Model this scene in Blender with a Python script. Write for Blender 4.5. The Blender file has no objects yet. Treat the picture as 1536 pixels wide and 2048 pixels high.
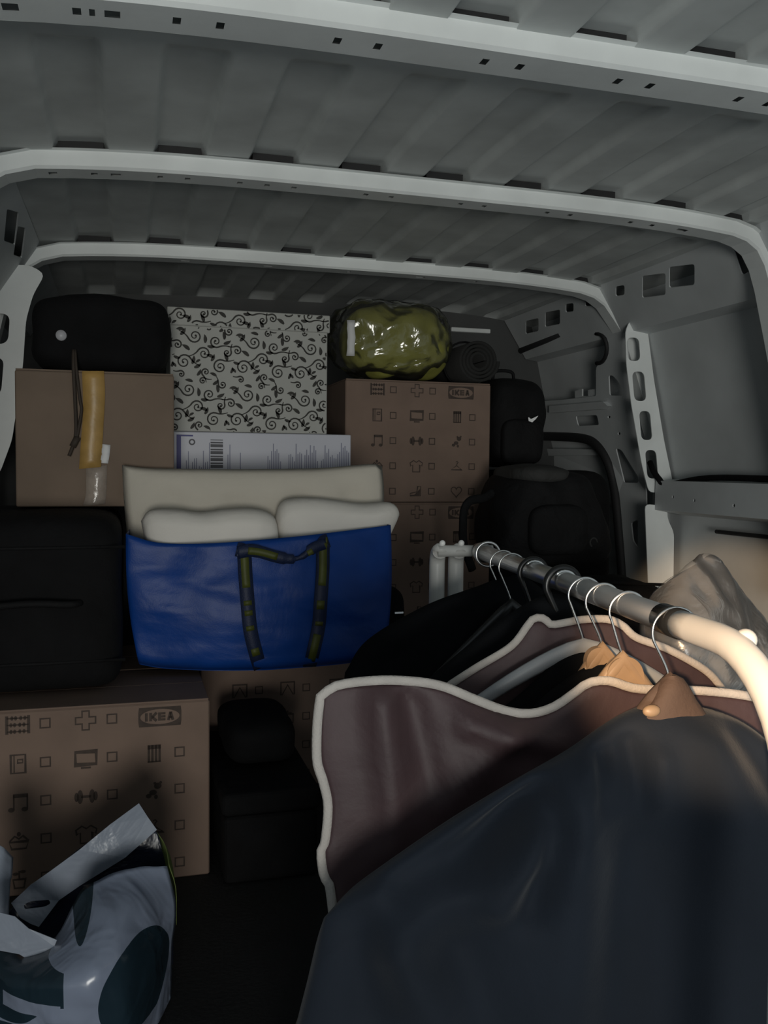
import bpy, bmesh, math, random
from mathutils import Vector, Matrix, noise
random.seed(7)
sc = bpy.context.scene
COL = sc.collection

# ------------------------------------------------------------------ camera
F = 1780.0; CX, CY = 768.0, 1024.0; CAMZ = 0.90
vY = Vector(((255-CX)/F, -(930-CY)/F, -1)).normalized()
vX = Vector(((7200-CX)/F, -(1000-CY)/F, -1)); vX = (vX - vX.dot(vY)*vY).normalized()
vZ = vX.cross(vY)
R3 = Matrix((vX, vY, vZ))                       # camera axes -> van axes
CAM = Vector((0, 0, CAMZ))
cd = bpy.data.cameras.new('camera'); cam = bpy.data.objects.new('camera', cd); COL.objects.link(cam)
cam.matrix_world = Matrix.Translation(CAM) @ R3.to_4x4()
cd.sensor_fit = 'HORIZONTAL'; cd.sensor_width = 36.0; cd.lens = F/1536.0*36.0; cd.clip_start = 0.02
sc.camera = cam

def ray(px, py): return R3 @ Vector(((px-CX)/F, -(py-CY)/F, -1))
def atY(px, py, Y): d = ray(px, py); return CAM + d*(Y/d.y)
def atX(px, py, X): d = ray(px, py); return CAM + d*(X/d.x)
def atZ(px, py, Z): d = ray(px, py); return CAM + d*((Z-CAMZ)/d.z)
def onplane(px, py, P, N):
    d = ray(px, py); return CAM + d*((P-CAM).dot(N)/d.dot(N))

# ------------------------------------------------------------------ light
w = bpy.data.worlds.new('dusk'); sc.world = w; w.use_nodes = True
bg = w.node_tree.nodes['Background']
bg.inputs[0].default_value = (0.80, 0.93, 1.0, 1); bg.inputs[1].default_value = 0.27

def lamp(name, kind, loc, target, energy, color, **k):
    l = bpy.data.lights.new(name, kind); l.energy = energy; l.color = color
    for a, b in k.items(): setattr(l, a, b)
    o = bpy.data.objects.new(name, l); COL.objects.link(o); o.location = loc
    o.rotation_euler = (Vector(target)-Vector(loc)).to_track_quat('-Z', 'Y').to_euler()
    return o
# a lamp in the street behind the open rear doors, and a hand torch with a warm beam beside the photographer
lamp('street_lamp', 'POINT', (-0.50, -4.0, 0.45), (0.5, 2.3, 1.15), 335, (0.98, 0.97, 0.91), shadow_soft_size=0.75)
lamp('hand_torch', 'SPOT', (-0.46, -0.60, 1.05), atZ(1445, 1290, .68), 190, (1.0, 0.68, 0.41),
     spot_size=math.radians(11.6), spot_blend=0.5, shadow_soft_size=0.02)

vs = sc.view_settings
vs.view_transform = 'Standard'; vs.look = 'None'; vs.gamma = 1; vs.use_curve_mapping = False
vs.exposure = 0.38

# ------------------------------------------------------------------ helpers
def obj(name, verts, faces, mat, parent=None, smooth=False):
    me = bpy.data.meshes.new(name); me.from_pydata([tuple(v) for v in verts], [], faces); me.update()
    if mat: me.materials.append(mat)
    if smooth:
        for p in me.polygons: p.use_smooth = True
    o = bpy.data.objects.new(name, me); COL.objects.link(o)
    if parent: o.parent = parent; o.matrix_parent_inverse = parent.matrix_world.inverted()
    return o
def obj_bm(name, bm, mat, parent=None, smooth=False):
    me = bpy.data.meshes.new(name); bm.to_mesh(me); bm.free()
    if mat: me.materials.append(mat)
    if smooth:
        for p in me.polygons: p.use_smooth = True
    o = bpy.data.objects.new(name, me); COL.objects.link(o)
    if parent: o.parent = parent; o.matrix_parent_inverse = parent.matrix_world.inverted()
    return o
def tag(o, label, cat, group=None):
    o['label'] = label; o['category'] = cat
    if group: o['group'] = group
    return o
def struct(o, label=None):
    o['kind'] = 'structure'
    if label: o['label'] = label
    return o
def thing(name, loc, label=None, cat=None, group=None):
    o = bpy.data.objects.new(name, None); COL.objects.link(o); o.location = loc; o.empty_display_size = .05
    o.matrix_world = Matrix.Translation(Vector(loc))
    if label: tag(o, label, cat, group)
    return o
def bm_box(bm, x0, x1, y0, y1, z0, z1, bev=0, seg=2):
    r = bmesh.ops.create_cube(bm, size=1)
    for v in r['verts']:
        v.co = Vector((x0+(v.co.x+.5)*(x1-x0), y0+(v.co.y+.5)*(y1-y0), z0+(v.co.z+.5)*(z1-z0)))
    if bev:
        es = list({e for v in r['verts'] for e in v.link_edges})
        bmesh.ops.bevel(bm, geom=es, offset=bev, segments=seg, affect='EDGES', profile=.5)
def box(name, x0, x1, y0, y1, z0, z1, mat, parent=None, bev=0, seg=2, smooth=False):
    bm = bmesh.new(); bm_box(bm, x0, x1, y0, y1, z0, z1, bev, seg); return obj_bm(name, bm, mat, parent, smooth)

def catmull(pts, n=8, closed=False):
    P = [Vector(p) for p in pts]
    out = []; m = len(P)
    rng = range(m if closed else m-1)
    for i in rng:
        p1, p2 = P[i], P[(i+1) % m]
        p0 = P[i-1] if (i > 0 or closed) else p1*2-p2
        p3 = P[(i+2) % m] if (i+2 < m or closed) else p2*2-p1
        for k in range(n):
            t = k/n
            out.append(.5*((2*p1)+(p2-p0)*t+(2*p0-5*p1+4*p2-p3)*t*t+(3*p1-p0-3*p2+p3)*t**3))
    if not closed: out.append(P[-1].copy())
    return out
def tube_data(pts, r, seg=10, closed=False, flat=None):
    """flat=(vector, ratio): squash the section along a direction"""
    pts = [Vector(p) for p in pts]; n = len(pts); V = []; Fc = []
    up = None
    for i, p in enumerate(pts):
        a = pts[(i-1) % n] if (closed or i > 0) else p; b = pts[(i+1) % n] if (closed or i < n-1) else p
        t = (b-a).normalized() if (b-a).length > 1e-9 else Vector((0, 0, 1))
        if up is None:
            up = Vector((0, 0, 1)) if abs(t.z) < .9 else Vector((1, 0, 0))
        s = t.cross(up); s = s.normalized() if s.length > 1e-6 else Vector((1, 0, 0)); up = s.cross(t).normalized()
        rr = r[i] if isinstance(r, (list, tuple)) else r
        for k in range(seg):
            an = 2*math.pi*k/seg
            o = s*math.cos(an)*rr+up*math.sin(an)*rr
            if flat: o = o - flat[0]*o.dot(flat[0])*(1-flat[1])
            V.append(p+o)
    for i in range(n if closed else n-1):
        j = (i+1) % n
        for k in range(seg):
            Fc.append((i*seg+k, i*seg+(k+1) % seg, j*seg+(k+1) % seg, j*seg+k))
    if not closed:
        Fc.append(tuple(range(seg))[::-1]); Fc.append(tuple((n-1)*seg+k for k in range(seg)))
    return V, Fc
def tube(name, pts, r, mat, parent=None, seg=10, closed=False, flat=None):
    V, Fc = tube_data(pts, r, seg, closed, flat); return obj(name, V, Fc, mat, parent, True)

def rrect(x0, y0, x1, y1, r, n=4):
    r = min(r, abs(x1-x0)/2*.999, abs(y1-y0)/2*.999); out = []
    for cx, cy, a in ((x1-r, y1-r, 0), (x0+r, y1-r, 90), (x0+r, y0+r, 180), (x1-r, y0+r, 270)):
        for k in range(n+1):
            t = math.radians(a+90*k/n); out.append((cx+r*math.cos(t), cy+r*math.sin(t)))
    return out
def roundpoly(pts, r, n=4):
    out = []; m = len(pts)
    for i in range(m):
        p = Vector(pts[i]); a = Vector(pts[i-1])-p; b = Vector(pts[(i+1) % m])-p
        ra = min(r, a.length*.45, b.length*.45)
        p0 = p+a.normalized()*ra; p2 = p+b.normalized()*ra
        for k in range(n+1):
            t = k/n; out.append(tuple(p0*(1-t)**2+p*2*t*(1-t)+p2*t*t))
    return out
def plate_bm(outline, holes, mp, th):
    """flat sheet with real holes: outline/holes in 2-D, mp maps 2-D (and depth) to the van"""
    bm = bmesh.new(); es = []
    for loop in [outline]+list(holes):
        vs_ = [bm.verts.new((p[0], p[1], 0)) for p in loop]
        for i in range(len(vs_)): es.append(bm.edges.new((vs_[i-1], vs_[i])))
    bmesh.ops.triangle_fill(bm, use_beauty=True, use_dissolve=False, edges=es, normal=(0, 0, 1))
    r = bmesh.ops.extrude_face_region(bm, geom=list(bm.faces))
    for v in r['geom']:
        if isinstance(v, bmesh.types.BMVert): v.co.z = th
    for v in bm.verts: v.co = Vector(mp(v.co.x, v.co.y, v.co.z))
    bmesh.ops.recalc_face_normals(bm, faces=bm.faces)
    return bm
def plate(name, outline, holes, mp, th, mat, parent=None):
    return obj_bm(name, plate_bm(outline, holes, mp, th), mat, parent)

def softbox(name, c, size, mat, parent=None, p=5.0, amp=.012, fr=6.0, sub=24, rot=0, seed=0, sag=0, creases=()):
    """cushion / bag body: super-ellipsoid with lumps"""
    bm = bmesh.new(); bmesh.ops.create_cube(bm, size=2)
    bmesh.ops.subdivide_edges(bm, edges=bm.edges[:], cuts=sub-1, use_grid_fill=True)
    rz = Matrix.Rotation(rot, 3, 'Z')
    pp = p if isinstance(p, (tuple, list)) else (p, p, p)
    for v in bm.verts:
        d = v.co.normalized()
        k = (abs(d.x)**pp[0]+abs(d.y)**pp[1]+abs(d.z)**pp[2])
        q = d*(k**(-1/((pp[0]+pp[1]+pp[2])/3)))
        w_ = Vector((q.x*size[0]/2, q.y*size[1]/2, q.z*size[2]/2))
        nz = noise.noise(w_*fr+Vector((seed*3.1, seed, 0)))+.5*noise.noise(w_*fr*2.3+Vector((0, seed*2.7, 1)))
        w_ += Vector((d.x, d.y, d.z))*amp*nz
        if sag: w_.z -= sag*(1-(q.x)**2)*max(0, q.z)
        v.co = Vector(c)+rz @ w_
    return obj_bm(name, bm, mat, parent, True)

# ribbons of ink lying on a flat face -------------------------------------------------
class Ink:
    def __init__(s): s.V = []; s.F = []
    def poly(s, pts):
        b = len(s.V); s.V += [(p[0], p[1]) for p in pts]; s.F.append(tuple(range(b, b+len(pts))))
    def rect(s, x0, y0, x1, y1): s.poly([(x0, y0), (x1, y0), (x1, y1), (x0, y1)])
    def line(s, pts, wd, closed=False):
        P = [Vector(p) for p in pts]; n = len(P); b = len(s.V)
        for i, p in enumerate(P):
            a = P[(i-1) % n] if (closed or i > 0) else p; c = P[(i+1) % n] if (closed or i < n-1) else p
            t = (c-a); t = t.normalized() if t.length > 1e-9 else Vector((1, 0)); nn = Vector((-t.y, t.x))
            ww = (wd[i] if isinstance(wd, list) else wd)/2
            if 0 < i < n-1 or closed:                                  # mitre
                t1 = (p-a).normalized(); ca = max(.5, abs(Vector((-t1.y, t1.x)).dot(nn))); ww = ww/ca
            s.V += [tuple(p+nn*ww), tuple(p-nn*ww)]
        for i in range(n if closed else n-1):
            j = (i+1) % n; s.F.append((b+2*i, b+2*i+1, b+2*j+1, b+2*j))
    def ell(s, cx, cy, rx, ry, n=14): s.poly([(cx+rx*math.cos(2*math.pi*k/n), cy+ry*math.sin(2*math.pi*k/n)) for k in range(n)])
    def ring(s, cx, cy, rx, ry, wd, n=16): s.line([(cx+rx*math.cos(2*math.pi*k/n), cy+ry*math.sin(2*math.pi*k/n)) for k in range(n)], wd, True)
    def build(s, name, mp, mat, parent): return obj(name, [mp(a, b) for a, b in s.V], s.F, mat, parent)
def letters(ink, x, y, h, wd, gap, th, word='IKEA'):
    for ch in word:
        W = wd if ch != 'I' else th
        if ch == 'I': ink.rect(x, y, x+th, y+h)
        if ch == 'K':
            ink.rect(x, y, x+th, y+h); ink.line([(x+th, y+h*.45), (x+W, y+h)], th); ink.line([(x+th, y+h*.5), (x+W, y)], th)
        if ch == 'E':
            ink.rect(x, y, x+th, y+h)
            for k in (0, .5, 1): ink.rect(x+th, y+k*(h-th*.8), x+W, y+k*(h-th*.8)+th*.8)
        if ch == 'A':
            ink.line([(x+th*.5, y), (x+W/2, y+h)], th); ink.line([(x+W-th*.5, y), (x+W/2, y+h)], th); ink.rect(x+W*.28, y+h*.25, x+W*.72, y+h*.25+th*.7)
        x += W+gap

# ------------------------------------------------------------------ materials
def mat(name, col, rough=.6, metal=0.0, var=.12, vs_=6.0, bump=0.0, bs=40.0, spec=.5, sheen=0, bump2=0, b2s=8.0, wave=None):
    m = bpy.data.materials.new(name); m.use_nodes = True; nt = m.node_tree; N = nt.nodes; L = nt.links
    b = N['Principled BSDF']; b.inputs['Roughness'].default_value = rough; b.inputs['Metallic'].default_value = metal
    b.inputs['Specular IOR Level'].default_value = spec
    if sheen: b.inputs['Sheen Weight'].default_value = sheen
    tc = N.new('ShaderNodeTexCoord')
    nz = N.new('ShaderNodeTexNoise'); nz.inputs['Scale'].default_value = vs_; nz.inputs['Detail'].default_value = 5
    L.new(tc.outputs['Object'], nz.inputs['Vector'])
    rp = N.new('ShaderNodeValToRGB'); c = col
    rp.color_ramp.elements[0].position = .3; rp.color_ramp.elements[1].position = .7
    rp.color_ramp.elements[0].color = (c[0]*(1-var), c[1]*(1-var), c[2]*(1-var), 1)
    rp.color_ramp.elements[1].color = (min(1, c[0]*(1+var)), min(1, c[1]*(1+var)), min(1, c[2]*(1+var)), 1)
    L.new(nz.outputs['Fac'], rp.inputs['Fac']); L.new(rp.outputs['Color'], b.inputs['Base Color'])
    prev = None
    def addbump(h, st, dist):
        nonlocal prev
        bp = N.new('ShaderNodeBump'); bp.inputs['Strength'].default_value = st; bp.inputs['Distance'].default_value = dist
        L.new(h, bp.inputs['Height'])
        if prev: L.new(prev, bp.inputs['Normal'])
        prev = bp.outputs['Normal']
    if bump:
        n2 = N.new('ShaderNodeTexNoise'); n2.inputs['Scale'].default_value = bs; n2.inputs['Detail'].default_value = 3
        L.new(tc.outputs['Object'], n2.inputs['Vector']); addbump(n2.outputs['Fac'], bump, .004)
    if bump2:
        n3 = N.new('ShaderNodeTexNoise'); n3.inputs['Scale'].default_value = b2s; n3.inputs['Detail'].default_value = 4; n3.inputs['Distortion'].default_value = .6
        L.new(tc.outputs['Object'], n3.inputs['Vector']); addbump(n3.outputs['Fac'], bump2, .03)
    if wave:
        wv = N.new('ShaderNodeTexWave'); wv.inputs['Scale'].default_value = wave[0]; wv.inputs['Distortion'].default_value = 1.0
        wv.bands_direction = wave[2]
        L.new(tc.outputs['Object'], wv.inputs['Vector']); addbump(wv.outputs['Fac'], wave[1], .002)
    if prev: L.new(prev, b.inputs['Normal'])
    return m
def film(name, tint, opac, rough=.12, bs=9.0, bst=1.0, gl=.35):
    """thin plastic film: clear, milky and glossy shares"""
    m = bpy.data.materials.new(name); m.use_nodes = True; nt = m.node_tree; N = nt.nodes; L = nt.links
    N.remove(N['Principled BSDF']); out = N['Material Output']
    tr = N.new('ShaderNodeBsdfTransparent'); df = N.new('ShaderNodeBsdfDiffuse'); tl = N.new('ShaderNodeBsdfTranslucent'); g = N.new('ShaderNodeBsdfGlossy')
    df.inputs[0].default_value = tl.inputs[0].default_value = (*tint, 1); g.inputs['Roughness'].default_value = rough
    tc = N.new('ShaderNodeTexCoord'); nz = N.new('ShaderNodeTexNoise'); nz.inputs['Scale'].default_value = bs; nz.inputs['Detail'].default_value = 5; nz.inputs['Distortion'].default_value = 1.2
    bp = N.new('ShaderNodeBump'); bp.inputs['Strength'].default_value = bst; bp.inputs['Distance'].default_value = .03
    L.new(tc.outputs['Object'], nz.inputs['Vector']); L.new(nz.outputs['Fac'], bp.inputs['Height'])
    for s in (df, g): L.new(bp.outputs['Normal'], s.inputs['Normal'])
    m1 = N.new('ShaderNodeMixShader'); m1.inputs[0].default_value = .35; L.new(df.outputs[0], m1.inputs[1]); L.new(tl.outputs[0], m1.inputs[2])
    m2 = N.new('ShaderNodeMixShader'); m2.inputs[0].default_value = opac; L.new(tr.outputs[0], m2.inputs[1]); L.new(m1.outputs[0], m2.inputs[2])
    fr = N.new('ShaderNodeFresnel'); fr.inputs['IOR'].default_value = 1.45; L.new(bp.outputs['Normal'], fr.inputs['Normal'])
    mm = N.new('ShaderNodeMath'); mm.operation = 'MULTIPLY_ADD'; mm.inputs[1].default_value = 1.0; mm.inputs[2].default_value = gl*.12; L.new(fr.outputs[0], mm.inputs[0])
    m3 = N.new('ShaderNodeMixShader'); L.new(mm.outputs[0], m3.inputs[0]); L.new(m2.outputs[0], m3.inputs[1]); L.new(g.outputs[0], m3.inputs[2])
    L.new(m3.outputs[0], out.inputs['Surface'])
    return m
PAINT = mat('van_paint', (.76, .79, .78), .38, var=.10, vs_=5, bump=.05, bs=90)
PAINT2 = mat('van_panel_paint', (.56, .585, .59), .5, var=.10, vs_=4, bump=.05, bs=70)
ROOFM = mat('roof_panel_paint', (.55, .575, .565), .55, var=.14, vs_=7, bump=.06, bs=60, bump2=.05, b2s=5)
FLOORM = mat('floor_rubber', (.008, .008, .008), .8, var=.3, bump=.3, bs=120)
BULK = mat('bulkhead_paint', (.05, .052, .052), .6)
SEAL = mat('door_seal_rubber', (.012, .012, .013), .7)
CARD = mat('cardboard_brown', (.180, .124, .095), .85, var=.10, vs_=9, bump=.05, bs=200, wave=(26, .03, 'X'))
CARD2 = mat('cardboard_plain', (.165, .120, .088), .85, var=.10, vs_=7, bump=.05, bs=160, wave=(20, .03, 'X'))
INK = mat('box_print_ink', (.050, .034, .026), .8, var=.25, vs_=60)
TAPE = mat('packing_tape_amber', (.40, .245, .075), .4, var=.25, vs_=14, bump2=.10, b2s=14)
TAPE2 = mat('packing_tape_clear', (.30, .25, .21), .2, var=.2, vs_=20, bump2=.2, b2s=14)
PAPER = mat('white_paper', (.62, .62, .62), .7)
SCROLL_W = mat('patterned_board_white', (.37, .37, .345), .7, var=.05)
SCROLL_B = mat('scroll_print_black', (.022, .020, .016), .7, var=.5, vs_=50)
WBOX = mat('white_glossy_carton', (.46, .465, .52), .45, var=.05)
WB_BLUE = mat('carton_print_navy', (.025, .025, .16), .5)
WB_GREY = mat('carton_print_grey', (.19, .195, .27), .6)
WB_BLK = mat('carton_print_charcoal', (.07, .07, .08), .6)
BLACKC = mat('black_canvas', (.0045, .0045, .005), .9, var=.3, vs_=12, bump=.3, bs=160, bump2=.3, b2s=7, spec=.2)
BLACKN = mat('black_nylon', (.004, .004, .0045), .8, var=.3, vs_=10, bump=.2, bs=220, bump2=.5, b2s=9, spec=.25)
GREYN = mat('charcoal_foam', (.016, .016, .015), .9, var=.3, bump=.3, bs=120)
BLUEB = mat('blue_woven_plastic', (.005, .040, .205), .42, var=.12, vs_=9, bump=.08, bs=300, bump2=.25, b2s=5, spec=.22)
STRAP = mat('navy_webbing', (.003, .010, .04), .6, bump=.2, bs=300)
YELLOW = mat('strap_print_yellow', (.055, .065, .006), .6, var=.2, vs_=40)
CREAM = mat('cream_cushion_cotton', (.50, .465, .40), .9, var=.05, bump=.12, bs=220, bump2=.12, b2s=8)
WHITEC = mat('white_pillow_cotton', (.68, .65, .60), .9, var=.04, bump=.10, bs=160, bump2=.15, b2s=9)
OLIVE = mat('olive_bedding_fabric', (.20, .195, .034), .8, var=.2, vs_=8, bump2=.5, b2s=9)
CLEAR = film('clear_plastic_cover', (.8, .8, .75), .03, .10, 5, .6, .3)
BAGFILM = film('milky_plastic_bag', (.88, .86, .84), .15, .25, 5, .4, .05)
CHROME = mat('chrome_rail', (.75, .75, .75), .33, 1.0, var=.05)
WIRE = mat('hanger_wire_steel', (.80, .80, .78), .25, 1.0, var=.05)
WHITEP = mat('white_lacquered_tube', (.78, .78, .76), .3, var=.03)
WHITEP2 = mat('white_lacquered_tube_far', (.52, .52, .50), .35, var=.05)  # darker copy of the tube white, for the far end
BLACKP = mat('black_plastic', (.012, .012, .012), .3, var=.1)
WOOD = mat('hanger_beech_wood', (.30, .205, .125), .45, var=.18, vs_=18)
GREYH = mat('hanger_grey_plastic', (.30, .32, .34), .4)
BROWNC = mat('brown_cover_cloth', (.075, .048, .036), .8, bump=.2, bs=200)
MAROON = mat('maroon_garment_cover', (.052, .029, .032), .62, var=.12, vs_=10, bump=.06, bs=300, bump2=.25, b2s=6)
PIPE = mat('cream_piping', (.44, .41, .38), .8, var=.08, vs_=40, bump=.3, bs=300)
NAVY = mat('navy_garment_cloth', (.0060, .0102, .0180), .8, var=.15, vs_=8, bump=.08, bs=300, sheen=.12, bump2=.2, b2s=5, spec=.25)
DARKG = mat('black_garment_cloth', (.005, .0055, .0065), .95, var=.25, vs_=8, bump=.15, bs=200, bump2=.4, b2s=6, spec=.15)
GREENS = mat('green_bag_edge', (.13, .17, .045), .6)
LOGO = mat('white_reflective_logo', (.85, .85, .85), .3)
CORD = mat('dark_cord', (.035, .025, .018), .8)

# ------------------------------------------------------------------ the van: roof, bows, walls
XC, HW = 0.70, 0.95
def arch(x): return 1.565 - 0.03*min(1.6, abs((x-XC)/HW))**4
BOWS = [(-0.05+.0, .0), (0.56, .085), (1.345, .09), (2.10, .075), (2.95, .07)]
BY = [b[0] for b in BOWS[1:]]
def sstep(a, b, x): t = max(0, min(1, (x-a)/(b-a))); return t*t*(3-2*t)
PITCH = .2125; G0 = -.155                                     # grooves of the roof panel
def groove(x):
    f = ((x-G0) % PITCH)/PITCH
    if x < -.22 or x > 1.62: return 0
    return sstep(0, .06, f)*(1-sstep(.50, .56, f))
def fadeY(y):
    a = 0
    for k, b in enumerate(BY):
        nx = BY[k+1] if k+1 < len(BY) else 3.7
        a = max(a, sstep(b+.19, b+.27, y)*(1-sstep(nx+.07, nx+.10, y)))
    return a
xs = []
x = -.42
while x < 1.84:
    xs.append(x); x += PITCH/36
ys = sorted(set([.30+.05*i for i in range(71)]+[b+d for b in BY for d in (.07, .085, .10, .19, .21, .23, .25, .27)]))
V = []; Fc = []
for y in ys:
    for x in xs: V.append((x, y, arch(x)+.040+.021*groove(x)*fadeY(y)+.004*math.sin(3*y+x*2)))
nx = len(xs)
for j in range(len(ys)-1):
    for i in range(nx-1): Fc.append((j*nx+i, (j+1)*nx+i, (j+1)*nx+i+1, j*nx+i+1))
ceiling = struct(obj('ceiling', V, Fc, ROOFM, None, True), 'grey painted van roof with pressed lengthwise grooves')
box('roof_outer_skin', -.45, 1.9, .28, 3.85, 1.68, 1.70, PAINT2, ceiling)

# bows: channel with a bright rear face, perforated bottom, rounded corners turning into the side posts
def bow_path(Yb):
    L_ = [(-.455, .50), (-.445, .9), (-.385, 1.25), (-.355, 1.38), (-.330, 1.45), (-.298, 1.492), (-.250, 1.524)]
    R_ = [(1.635, 1.530), (1.670, 1.508), (1.696, 1.468), (1.717, 1.41), (1.755, 1.27), (1.85, .9), (1.86, .50)]
    if Yb > 2.5: R_ = [(1.645, 1.528), (1.688, 1.502), (1.727, 1.455), (1.77, 1.40), (1.83, 1.25), (1.95, .9), (1.95, .50)]
    M_ = [(-.19+i*(1.59+.19)/24, None) for i in range(25)]
    return L_, [(x, arch(x)) for x, _ in M_], R_
def make_bow(idx, Yb, wd, holes_px, depth=.040, hs=.012):
    L_, M_, R_ = bow_path(Yb)
    path = [Vector((p[0], p[1])) for p in L_+M_+R_]
    nrm = []
    for i, p in enumerate(path):
        a = path[max(0, i-1)]; b = path[min(len(path)-1, i+1)]; t = (b-a).normalized(); nrm.append(Vector((-t.y, t.x)))   # outward
    V = []; Fc = []
    # rear face (with a small lip), front face
    for prof in ([(-.012, depth), (0, depth-.002), (0, .006), (.006, 0)], [(wd-.004, 0), (wd, .005), (wd, depth), (wd+.02, depth)]):
        b0 = len(V); m = len(prof)
        for p, nn in zip(path, nrm):
            for dy, dn in prof:
                q = p+nn*dn; V.append((q.x, Yb+dy, q.y))
        for i in range(len(path)-1):
            for k in range(m-1): Fc.append((b0+i*m+k, b0+i*m+k+1, b0+(i+1)*m+k+1, b0+(i+1)*m+k))
    # side parts of the bottom face
    b0 = len(V)
    sect = list(range(len(path)))
    for p in path: V += [(p.x, Yb+.006, p.y), (p.x, Yb+wd-.004, p.y)]
    n0 = len(L_); n1 = n0+len(M_)-1
    for i in range(len(path)-1):
        if n0 <= i < n1: continue
        Fc.append((b0+2*i, b0+2*i+1, b0+2*i+3, b0+2*i+2))
    # straight bottom with square punched holes
    hx = []
    for h in holes_px:
        q = atZ(h[0], h[1], 1.56); s = h[2] if len(h) > 2 else hs
        if M_[0][0]+.03 < q.x < M_[-1][0]-.03: hx.append((q.x-s/2, q.x+s/2))
    hx.sort()
    cuts = sorted(set([round(p[0], 5) for p in M_]+[round(c, 5) for h in hx for c in h]))
    hy = .020 if Yb < 1.5 else .016; yb = [Yb+.006, Yb+wd*.5-hy/2, Yb+wd*.5+hy/2, Yb+wd-.004]
    b0 = len(V)
    for c in cuts:
        for yy in yb: V.append((c, yy, arch(c)))
    for i in range(len(cuts)-1):
        mid = (cuts[i]+cuts[i+1])/2
        for k in range(3):
            if k == 1 and any(a < mid < b for a, b in hx): continue
            Fc.append((b0+i*4+k, b0+i*4+k+1, b0+(i+1)*4+k+1, b0+(i+1)*4+k))
    o = obj('trim_%d' % idx, V, Fc, PAINT)
    struct(o, 'pale painted roof bow with punched holes across the van')
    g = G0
    while g < 1.55:                                        # dark pads standing in for shade between bow and roof grooves
        if g > -.22 and Yb > 1: box('groove_shade_pad', g+.012, g+.107, Yb+.006, Yb+.05, arch(g+.06)+.034, arch(g+.06)+.062, SEAL, o)
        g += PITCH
    return o
H1 = [(25, 12, .022), (155, 25), (185, 28, .008), (225, 32, .022), (353, 46), (440, 55), (676, 84), (758, 95), (972, 126), (1043, 136), (1236, 168), (1299, 178), (1467, 209), (1523, 219)]
H2 = [(110, 350, .018), (190, 352, .014), (232, 352, .022), (320, 357), (375, 360), (480, 368), (535, 372), (590, 376), (737, 387), (788, 392), (928, 406), (975, 411), (1100, 425), (1145, 430), (1260, 445), (1300, 451), (1355, 459, .03), (1428, 470, .016)]
H3 = [(370, 523, .03), (540, 530, .03), (700, 545, .012), (850, 551, .03), (960, 560, .012)]
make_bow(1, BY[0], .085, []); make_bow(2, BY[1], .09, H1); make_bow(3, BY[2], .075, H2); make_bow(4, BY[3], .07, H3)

# --- side walls: profile sheets swept along the van
def sheet(name, prof, y0, y1, mat_, parent=None, th=.004, ny=1):
    V = []; Fc = []; m = len(prof)
    for j in range(ny+1):
        y = y0+(y1-y0)*j/ny
        for p in prof: V.append((p[0], y, p[1]))
    for j in range(ny):
        for k in range(m-1): Fc.append((j*m+k, j*m+k+1, (j+1)*m+k+1, (j+1)*m+k))
    o = obj(name, V, Fc, mat_, parent)
    md = o.modifiers.new('thickness', 'SOLIDIFY'); md.thickness = th; md.offset = 0
    return o
RW = [(1.78, 1.66), (1.83, 1.40), (1.955, .86), (1.975, .74), (1.975, -.02)]
LW = [(-.38, 1.66), (-.43, 1.40), (-.52, .86), (-.54, .74), (-.54, -.02)]
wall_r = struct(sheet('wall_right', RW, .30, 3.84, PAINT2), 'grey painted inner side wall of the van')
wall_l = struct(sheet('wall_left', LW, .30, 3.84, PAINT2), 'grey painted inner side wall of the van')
floor = struct(box('floor', -.56, 2.0, .28, 3.84, -.03, 0.0, FLOORM), 'dark van load floor')
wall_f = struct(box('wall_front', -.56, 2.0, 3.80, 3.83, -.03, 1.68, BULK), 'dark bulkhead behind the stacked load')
RAMP = lambda px, py, Y: atY(px, py, Y)
a = atY(900, 655, 3.79); b = atY(978, 668, 3.79)
box('bulkhead_strip', a.x, b.x, 3.77, 3.80, b.z, a.z, PAINT, wall_f, .004)

# cant rails (sloping box section under the roof edge) with open slots
def cant(side, parent, slots, name='cant_rail'):
    if side > 0: A = Vector((1.655, 0, 1.575)); B = Vector((1.765, 0, 1.405))
    else: A = Vector((-.255, 0, 1.575)); B = Vector((-.365, 0, 1.405))
    dv = (B-A); ln = dv.length; dv = dv/ln; N_ = Vector((0, 1, 0)).cross(dv); 
    if N_.x*side < 0: N_ = -N_
    hl = []
    for poly in slots:
        pts = []
        for px, py in poly:
            q = onplane(px, py, A, N_); pts.append((q.y, min(ln-.008, max(.008, (q-A).dot(dv)))))
        hl.append(roundpoly(pts, .012))
    mp = lambda u, v, d: A+Vector((0, u, 0))+dv*v+N_*d
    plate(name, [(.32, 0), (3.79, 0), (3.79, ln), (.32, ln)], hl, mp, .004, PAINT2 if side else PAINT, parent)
    # lower return lip of the rail
    q0 = B; V = [(q0.x, .32, q0.z), (q0.x, 3.79, q0.z), (q0.x+side*.07, 3.79, q0.z-.01), (q0.x+side*.07, .32, q0.z-.01)]
    obj('rail_lip', V, [(0, 1, 2, 3)], PAINT2, parent)
    return A, dv, N_
def pq(x0, y0, x1, y1, sk=0): return [(x0, y0+sk), (x1, y0), (x1, y1-sk), (x0, y1)]
cant(1, wall_r, [[(1462, 484), (1488, 476), (1503, 540), (1484, 551)], pq(1284, 546, 1331, 596, 6), pq(1338, 528, 1389, 576, 6), pq(1231, 570, 1249, 593, 3), pq(1170, 594, 1198, 613, 3),
                 pq(1131, 606, 1147, 625, 2), pq(1090, 619, 1120, 654, 6), pq(1051, 636, 1077, 668, 6)])
cant(-1, wall_l, [[(14, 418), (38, 425), (30, 490), (8, 482)], [(36, 452), (52, 456), (44, 516), (27, 510)]])

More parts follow.
